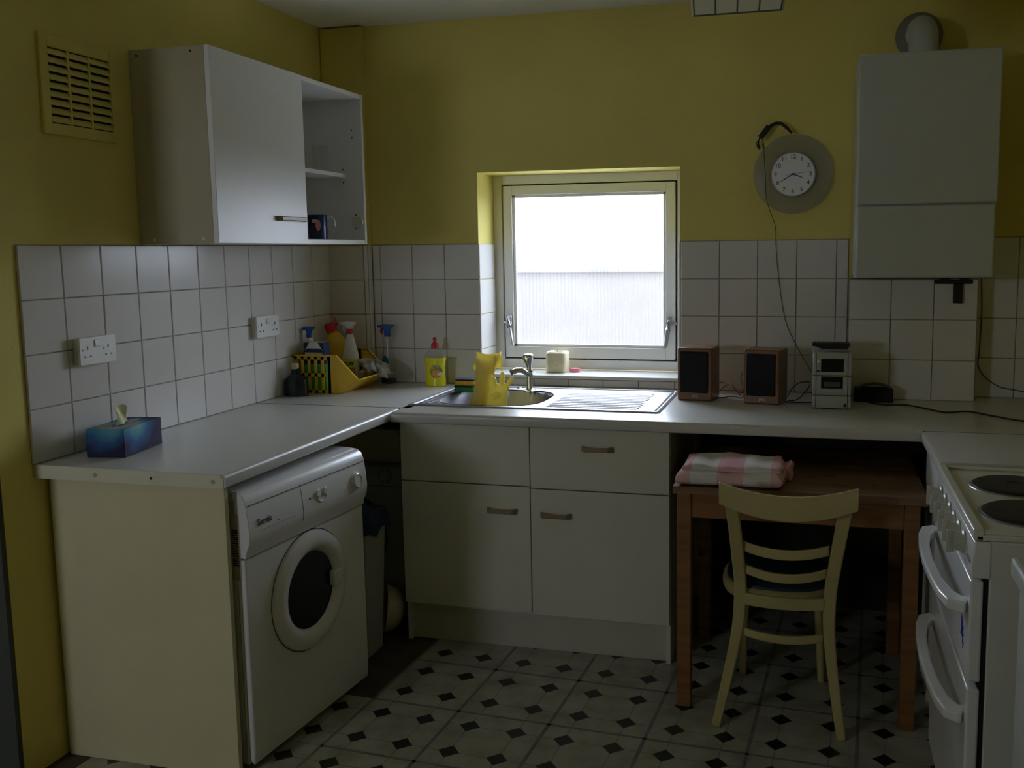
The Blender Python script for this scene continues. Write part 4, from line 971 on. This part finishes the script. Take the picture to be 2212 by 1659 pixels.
cable([(2.722, -.010, 1.345), (2.728, -.010, 1.20), (2.724, -.010, 1.05), (2.722, -.010, 1.00), (2.75, -.010, .955), (2.80, -.010, .92), (2.86, -.010, .908), (2.93, -.010, .893)], .0022, GREYL, 'thin grey cable running down the tiles from the boiler', 'boiler_cable')

# clock, black antenna loop --------------------------------------------------
ck = thing('wall_clock', 'round wall clock with a wide smoky clear rim showing twenty to four', 'clock', (2.018, -.02, 1.741))
KX, KZ = 2.019, 1.741
obj('clear_rim', open_ring([(.084, 0), (.084, .004), (.150, .004), (.153, .002), (.150, 0), (.084, 0)], (KX, -.014, 1.742), (0, -1, 0), 64), DISC, ck)
obj('clock_case', B().disc_axis([(.086, 0), (.088, .010), (.086, .024), (.083, .026), (.082, .022), (0, .022)], (KX, -.003, KZ), (0, -1, 0), 56), SILVER, ck)
obj('clock_face', B().disc_axis([(.082, 0), (0, .0006)], (KX, -.0252, KZ), (0, -1, 0), 48), CLOCKF, ck)
b = B()
for h in range(1, 13):
    a = math.radians(h*30); t_ = txt(str(h), .0235, bold=.0001); b2 = t_.xf(face_m((KX+.067*math.sin(a), -.0264, KZ+.067*math.cos(a)), (1, 0, 0), (0, 0, 1))); b.add(b2.v, b2.f)
obj('numerals', b, GREYL, ck)
def hand(deg, ln_, w, back, m, y):
    a = math.radians(deg); d = Vector((math.sin(a), 0, math.cos(a))); b = B(); c = Vector((KX, y, KZ))
    b.sweep_rect([c-d*back, c, c+d*ln_*.55, c+d*ln_], [w, w, w*1.3, w*.3], .0007, up=(0, 1, 0)); obj('clock_hand', b, m, ck)
hand(110, .042, .0032, .006, NAVYL, -.0275); hand(240, .060, .0026, .008, NAVYL, -.0283); hand(82, .066, .0010, .026, GREYL, -.0291)
obj('hand_boss', B().cyl((KX, -.0262, KZ), (KX, -.0302, KZ), .0042, 14), NAVYL, ck)
an = thing('headset_band', 'bent black padded band with a clip, hung over the top left of the wall clock', 'band', (1.94, -.03, 1.92))
b = B().tube([(2.014, -.034, 1.897), (1.994, -.036, 1.918), (1.972, -.036, 1.936), (1.952, -.036, 1.938), (1.934, -.036, 1.930), (1.915, -.036, 1.905), (1.893, -.036, 1.888), (1.882, -.036, 1.866), (1.884, -.036, 1.853), (1.892, -.034, 1.842)], [.005, .0066, .0066, .0066, .0070, .0070, .0066, .0066, .0062, .0045], 10); obj('band', b, BLACK, an)
M_ = Matrix.Translation((1.909, -.036, 1.905)) @ Matrix.Rotation(math.radians(-52), 4, 'Y')
obj('clip', B().box(-.028, .028, -.011, .011, -.0105, .0105).xf(M_), BLACK, an, bev=.003)
obj('hook_pin', B().cyl((1.934, -.001, 1.930), (1.934, -.033, 1.930), .003, 8), BLACK, an)
cable([(1.902, -.034, 1.875), (1.906, -.034, 1.850), (1.910, -.046, 1.80), (1.914, -.046, 1.74), (1.918, -.044, 1.66), (1.926, -.030, 1.62), (1.944, -.014, 1.57), (1.955, -.014, 1.53), (1.957, -.014, 1.46), (1.966, -.014, 1.36), (1.978, -.014, 1.27), (1.990, -.014, 1.20), (2.005, -.014, 1.145), (2.035, -.014, 1.08), (2.070, -.03, 1.02), (2.100, -.15, .985), (2.112, -.152, .98)], .0013, BLACK, 'thin black wire hanging from the band by the clock down to the hi-fi', 'hanging_wire', 'wire')

# boiler ---------------------------------------------------------------------
bo = thing('boiler', 'white wall-hung gas boiler with a lower flap, right of the clock', 'boiler', (2.478, -.16, 1.345))
obj('boiler_case', B().box(2.247, 2.710, -.316, -.006, 1.345, 2.120), BOILER, bo, bev=.004)
obj('upper_cover', B().box(2.249, 2.714, -.334, -.3165, 1.6035, 2.122), BOILER, bo, bev=.006, seg=3)
obj('lower_flap', B().box(2.251, 2.708, -.334, -.3165, 1.347, 1.599), BOILER, bo, bev=.006, seg=3)
b = B(); b.box(2.541, 2.675, -.125, -.115, 1.316, 1.332); b.box(2.608, 2.640, -.135, -.118, 1.245, 1.318); b.box(2.56, 2.59, -.13, -.118, 1.330, 1.346); b.box(2.63, 2.66, -.13, -.118, 1.330, 1.346)
obj('pipe_bracket', b, BLACK, bo, bev=.002)
flu = thing('boiler_flue', 'white elbow flue pipe rising from the boiler top into the yellow wall', 'flue', (2.473, -.17, 2.12))
Q = [(2.473, -.17, 2.121), (2.473, -.17, 2.165)]+[(2.473, -.085-.085*math.cos(PI/2*k/6), 2.165+.075*math.sin(PI/2*k/6)) for k in range(1, 7)]+[(2.473, -.002, 2.240)]
obj('elbow_pipe', B().tube(Q, .052, 24, up=(1, 0, 0)), BOILER, flu)
sm_ = B().disc_axis([(.0535, -.003), (.0555, 0), (.0535, .003)], (2.473, -.128, 2.215), (0, .72, .69), 28); obj('pipe_seam', sm_, WPL, flu)
obj('wall_flange', B().disc_axis([(.085, 0), (.085, .006), (.070, .022), (.056, .026)], (2.473, -.001, 2.240), (0, -1, 0), 36), mat('grey_flange', (.22, .21, .18), .6), flu)

# right-hand unit, cooker, fridge ---------------------------------------------
rw = thing('corner_cupboard', 'white corner cupboard with a short worktop between the table and the cooker', 'cupboard', (2.75, -.96, 0))
obj('worktop_slab', B().prism([(-p, q) for p, q in [(-x, z) for x, z in [(-a_, b_) for a_, b_ in []]]] or [(XR-.002, WZ-.037), (2.452, WZ-.037), (2.447, WZ-.031), (2.447, WZ-.012), (2.450, WZ-.004), (2.459, WZ), (XR-.002, WZ)], 1, -1.178, -.7455), LAM, rw)
obj('joint_strip', B().box(2.450, XR-.003, -.7452, -.7425, WZ-.036, WZ+.0006), GREYL, rw)
obj('carcass', B().box(2.482, XR-.01, -1.178, -.752, 0, WZ-.038), WHITEM, rw, bev=.001)
obj('drawer_front', B().box(2.463, 2.481, -1.176, -.754, .705, WZ-.040), WHITEM, rw, bev=.0015)
obj('door', B().box(2.463, 2.481, -1.176, -.754, .10, .702), WHITEM, rw, bev=.0015)

ckr = thing('electric_cooker', 'white freestanding electric cooker with black solid hotplates and two oven doors', 'cooker', (2.76, -1.5, 0))
KY0, KY1, KF = -1.805, -1.200, 2.442
obj('body', B().box(KF+.034, 3.05, KY0+.002, KY1-.002, .0, .852), ENAMEL2, ckr, bev=.003)
hp_ = obj('hob_plate', B().box(KF+.004, 3.05, KY0, KY1, .853, .866).box(KF, KF+.022, KY0, KY1, .853, .877).box(KF+.022, 3.05, KY0, KY0+.014, .866, .875).box(KF+.022, 3.05, KY1-.014, KY1, .866, .875), ENAMEL2, ckr, bev=.004)
for x, y, r in ((2.600, -1.382, .098), (2.590, -1.632, .106), (2.86, -1.382, .106), (2.86, -1.632, .080)):
    h = obj('hotplate', B().disc_axis([(r, 0), (r, .006), (r-.006, .009), (r-.014, .0095), (.022, .0095), (.020, .008), (0, .008)], (x, y, .866), (0, 0, 1), 48), mat('iron_hotplate', (.012, .012, .012), .38) if 'iron_hotplate' not in bpy.data.materials else bpy.data.materials['iron_hotplate'], ckr)
    obj('hotplate_ring', open_ring([(r+.008, 0), (r+.007, .002), (r, .004)], (x, y, .866), (0, 0, 1), 48), STEEL, h)
cpk = obj('control_panel', B().prism([(KF+.036, .772), (KF, .772), (KF-.001, .800), (KF+.003, .851), (KF+.036, .851)], 1, KY0, KY1), ENAMEL, ckr, bev=.003)
for k in range(6):
    y = -1.292-k*.078
    kb = B().disc_axis([(.026, 0), (.026, .003), (.021, .006), (.020, .022), (.018, .024), (0, .024)], (KF, y, .813), (-1, 0, .04), 24)
    kn = obj('control_knob', kb, GBTN, ckr)
    obj('knob_grip', B().box(KF-.036, KF-.020, y-.0055, y+.0055, .788, .838), GBTN, kn, bev=.002)
obj('indicator_slot', B().box(KF-.001, KF+.001, -1.236, -1.230, .808, .822), BLACK, cpk)
tb = txt('\u00b0C 5 6', .016).xf(face_m((KF-.0012, -1.765, .800), (0, -1, 0), (0, 0, 1))); obj('lettering', tb, GREYL, cpk)
def oven_door(z0, z1, hz, name, lab=None):
    d = obj(name, B().box(KF-.002, KF+.024, KY0+.004, KY1-.004, z0, z1), ENAMEL, ckr, bev=.005, seg=3)
    pts = [(KF, -1.235, hz), (KF-.024, -1.245, hz), (KF-.038, -1.290, hz), (KF-.048, -1.38, hz), (KF-.052, -1.50, hz), (KF-.048, -1.62, hz), (KF-.038, -1.71, hz), (KF-.024, -1.755, hz), (KF, -1.765, hz)]
    obj('handle', B().sweep_rect(pts, [.044, .040, .030, .026, .025, .026, .032, .044, .050], [.026, .024, .022, .021, .021, .021, .022, .024, .026]), ENAMEL, d, bev=.005, seg=3)
    return d
d1 = oven_door(.545, .766, .700, 'grill_door')
d2 = oven_door(.100, .530, .455, 'oven_door')
obj('door_gap', B().box(KF+.0245, KF+.0335, KY0+.010, KY1-.010, .05, .770), BLKMAT, ckr)
obj('kick_panel', B().box(KF+.024, KF+.034, KY0+.01, KY1-.01, .0, .095), ENAMEL2, ckr)
sc_ = B()
for (ya, za, yb_, zb) in ((-1.700, .660, -1.712, .612), (-1.712, .655, -1.722, .610), (-1.722, .650, -1.736, .604), (-1.712, .632, -1.700, .612), (-1.736, .640, -1.726, .598), (-1.728, .620, -1.742, .622), (-1.744, .606, -1.730, .590)):
    sc_.sweep_rect([(KF-.0026, ya, za), (KF-.0026, yb_, zb)], .0022, .0008, up=(1, 0, 0))
obj('ink_scribble', sc_, mat('blue_ink', (.02, .02, .30), .5), d1)

fg = thing('fridge', 'white low fridge with an overhanging top, nearest the camera at the right edge', 'fridge', (2.78, -2.2, 0))
obj('fridge_body', B().box(2.530, 3.06, -2.46, -1.925, .015, .818), ENAMEL2, fg, bev=.004)
obj('fridge_door', B().box(2.508, 2.528, -2.458, -1.927, .03, .812), BOILER, fg, bev=.006)
obj('fridge_top', B().box(2.492, 3.06, -2.462, -1.915, .820, .862), BOILER, fg, bev=.010, seg=3)
for x in (2.56, 3.0):
    for y in (-1.97, -2.41): obj('foot', B().cyl((x, y, 0), (x, y, .016), .015, 10), BLACK, fg)

# table, towel, chair ---------------------------------------------------------
tbl = thing('pine_table', 'plain orange pine table pushed under the back worktop behind the chair', 'table', (2.07, -.70, 0))
ZT = .725
for k in range(5): obj('plank', B().box(1.694, 2.446, -.998+k*.1225, -.998+(k+1)*.1225-.0012, ZT-.024, ZT), PINETOP, tbl, bev=.0015)
for x in (1.706, 2.382):
    for y in (-.985, -.435): obj('leg', B().box(x, x+.044, y, y+.044, 0, ZT-.0245), PINE, tbl, bev=.003)
obj('apron', B().box(1.750, 2.382, -.978, -.958, ZT-.103, ZT-.0245), PINE, tbl, bev=.002)
obj('apron', B().box(1.750, 2.382, -.415, -.395, ZT-.103, ZT-.0245), PINE, tbl, bev=.002)
obj('apron', B().box(1.713, 1.733, -.941, -.435, ZT-.103, ZT-.0245), PINE, tbl, bev=.002)
obj('apron', B().box(2.399, 2.419, -.941, -.435, ZT-.103, ZT-.0245), PINE, tbl, bev=.002)

tw = thing('towel', 'folded pink and white checked towel lying on the left end of the pine table', 'towel', (1.87, -.85, ZT))
def folded(x0, x1, y0, y1, z0, h, seed, layers=1):
    prof = []; n = 26
    ry = (y1-y0)/2; cy = (y0+y1)/2
    me_v = []; nu = 44
    b = B(); rings = []
    for i in range(nu+1):
        u = i/nu; x = x0+(x1-x0)*u; e = min(1, min(u, 1-u)*nu/4.0); sc = .55+.45*math.sqrt(max(0, 1-(1-e)**2))
        R = []
        for k in range(n):
            a = 2*PI*k/n; c, s = math.cos(a), math.sin(a)
            yy = math.copysign(abs(c)**.45, c)*ry; zz = math.copysign(abs(s)**.75, s)*h/2
            w = .0035*math.sin(9*u+seed+2*c)+.002*math.sin(23*u+seed*3+4*s)
            z = z0+h/2+zz*sc+w*(1 if s > -.2 else 0); z = max(z, z0+.0003)
            R.append((x+.006*math.sin(3*c+seed), cy+yy*(1 if c > 0 else 1+.03*math.sin(7*u+seed)), z))
        rings.append(R)
    b.ring(rings); return b, n, nu
def towel_piece(name, *a):
    b, n, nu = folded(*a); o = obj(name, b, TOWEL, tw, angle=80)
    me = o.data; uv = me.uv_layers.new(name='UVMap')
    base = wloc(tw)
    for lp in me.loops:
        co = me.vertices[lp.vertex_index].co; uv.data[lp.index].uv = ((co.x+.2)*2.62, (co.z)*10.0-(co.y)*2.2+.25)
    return o
towel_piece('towel_fold', 1.708, 2.030, -1.000, -.770, ZT, .046, 1.0)
towel_piece('towel_fold', 1.722, 2.022, -.965, -.760, ZT+.034, .030, 2.4)
towel_piece('towel_end', 2.012, 2.052, -.885, -.780, ZT, .050, .4)

ch = thing('kitchen_chair', 'cream painted wooden chair with dark seat pushed under the pine table', 'chair', (2.05, -.92, 0))
def spline(P, n=5):
    P = [Vector(p) for p in P]; Q = []
    for i in range(len(P)-1):
        a, b_, c, d = P[max(i-1, 0)], P[i], P[i+1], P[min(i+2, len(P)-1)]
        for k in range(n): t = k/n; Q.append(.5*((2*b_)+(-a+c)*t+(2*a-5*b_+4*c-d)*t*t+(-a+3*b_-3*c+d)*t**3))
    Q.append(P[-1]); return Q
Lp = [(1.840, -1.080, 0), (1.862, -1.062, .10), (1.893, -1.042, .255), (1.905, -1.036, .345), (1.908, -1.036, .44), (1.903, -1.060, .525), (1.893, -1.105, .655), (1.882, -1.140, .752)]
Rp = [(2.213, -1.080, 0), (2.193, -1.062, .13), (2.177, -1.042, .255), (2.171, -1.036, .345), (2.174, -1.036, .44), (2.184, -1.060, .525), (2.201, -1.105, .655), (2.214, -1.140, .752)]
for P in (Lp, Rp):
    q = spline(P); n = len(q)
    obj('back_post', B().sweep_rect(q, [.027+.010*min(1, i/n*2.2) for i in range(n)], [.026]*n, up=(0, 1, 0)), CHAIRP, ch, bev=.004)
def rail(pts, hw, th, name, n=18):
    """pts fn t in [-1,1] -> centre, half height"""
    R = []
    for i in range(n+1):
        t = -1+2*i/n; (x, y, z), h, k = pts(t), hw(t), th
        R.append([(x, y-k/2, z-h), (x, y+k/2, z-h), (x, y+k/2, z+h), (x, y-k/2, z+h)])
    return obj(name, B().ring(R), CHAIRP, ch, bev=.003)
rail(lambda t: (2.048+.194*t, -1.205+.045*t*t, .729+.026*t*t), lambda t: .036-.004*t*t, .015, 'top_rail')
rail(lambda t: (2.040+.128*t, -1.098+.035*t*t, .560+.012*t*t), lambda t: .0145, .014, 'back_slat')
rail(lambda t: (2.040+.122*t, -1.082+.038*t*t, .483+.012*t*t), lambda t: .0135, .014, 'back_slat')
rail(lambda t: (2.038+.118*t, -1.056+.015*t*t, .397+.002*t*t), lambda t: .0185, .018, 'seat_rail')
rail(lambda t: (2.038+.118*t, -1.062+.026*t*t, .286+.006*t*t), lambda t: .0125, .014, 'stretcher')
seat = [(2.018+.172*math.copysign(abs(math.cos(a))**.75, math.cos(a)), -.860+.180*math.copysign(abs(math.sin(a))**.75, math.sin(a))) for a in [2*PI*k/40 for k in range(40)]]
def scaled(P, s, z): return [(2.018+(x-2.018)*s, -.86+(y+.86)*s, z) for x, y in P]
obj('seat_frame', B().ring([scaled(seat, 1.0, .388), scaled(seat, 1.03, .400), scaled(seat, 1.03, .418), scaled(seat, .96, .424)]), CHAIRP, ch)
obj('seat_pad', B().ring([scaled(seat, .955, .4245), scaled(seat, .95, .432), scaled(seat, .85, .440), scaled(seat, .5, .444), scaled(seat, .1, .445)]), TEAL, ch)
for P in ([(1.893, -.705, 0), (1.898, -.715, .20), (1.906, -.728, .39)], [(2.155, -.705, 0), (2.145, -.715, .20), (2.132, -.728, .39)]):
    obj('front_leg', B().tube(spline(P, 4), [.012+.0005*i for i in range(9)], 12), CHAIRP, ch)
dn = B()
for x, z in ((1.888, .742), (1.886, .715), (2.212, .735), (2.218, .740), (2.210, .712)): dn.disc_axis([(.0028, 0), (.0028, .001)], (x, -1.1715+.0, z), (0, -1, 0), 8)

# tissue box -------------------------------------------------------------------
tis = thing('tissue_box', 'blue and turquoise printed tissue box at the near end of the left worktop', 'tissue box', (.084, -1.600, WZ), math.radians(10))
obj('carton', B().box(0, .115, 0, .205, .0003, .082), TISS, tis, bev=.0015, world=False)
obj('slot', B().prism([(.058+.020*math.cos(a), .112+.070*math.sin(a)) for a in [2*PI*k/24 for k in range(24)]], 2, .0815, .0828), BLACK, tis, world=False)
def tisf(u, v):
    w = .040*(1-.45*v)+.012*v*v; a = (u-.5)*2
    return (.058+.010*math.sin(5*u+2*v), .098+w*a-.02*v, .078+.062*v-.008*a*a*v+.004*math.sin(9*u))
obj('tissue', B().grid(tisf, 14, 12), TISSUE, tis, world=False, thick=.001)

# hanging lamp shade -------------------------------------------------------------
ls = thing('pendant_lampshade', 'square hanging lampshade of pale panes in a dark grid, high above the window', 'lampshade', (1.91, -1.36, CZ-.001))
x0, x1, zb, zt, yb, yt = 1.800, 2.019, 2.052, 2.30, -1.33, -1.40
def fp(u, v): e = .06*v**1.3; return Vector((x0-.2*e+(x1-x0+e*1.2)*u, yb+(yt-yb)*v, zb+(zt-zb)*v))
for i in range(4):
    for j in range(4):
        q = [fp((i+.03)/4, (j+.03)/4), fp((i+.97)/4, (j+.03)/4), fp((i+.97)/4, (j+.97)/4), fp((i+.03)/4, (j+.97)/4)]
        b = B().add(q+[p+Vector((0, .003, 0)) for p in q], [(0, 1, 2, 3), (7, 6, 5, 4), (0, 4, 5, 1), (1, 5, 6, 2), (2, 6, 7, 3), (3, 7, 4, 0)]); obj('pane', b, SHADEM, ls)
b = B()
for i in range(5): b.tube([fp(i/4, v/6) for v in range(7)], .0022, 6)
for j in range(5): b.tube([fp(u/6, j/4) for u in range(7)], .0022, 6)
obj('shade_grid', b, GREYD, ls)
b = B().tube([fp(-.004, v/6)+Vector((-.002, -.003, 0)) for v in range(7)], .003, 6).tube([fp(1.0, v/6)+Vector((.005, -.003, 0)) for v in range(7)], .003, 6); obj('shade_edge', b, WPL, ls)
b = B().add([fp(0, 0), fp(1, 0), fp(1, 1)+Vector((0, .22, 0)), fp(0, 1)+Vector((0, .22, 0)), fp(0, 1), fp(1, 1)], [(0, 1, 2, 3), (0, 4, 3), (1, 5, 2)]); b.shift((0, .005, 0)); obj('shade_back', b, SHADEM, ls, thick=.002)
b = B().cyl((1.91, -1.30, 2.29), (1.91, -1.30, CZ-.001), .004, 8).cyl((1.91, -1.30, CZ-.02), (1.91, -1.30, CZ), .04, 20).cyl((1.83, -1.30, 2.295), (2.0, -1.30, 2.295), .006, 8); obj('hanging_rod', b, GREYD, ls)
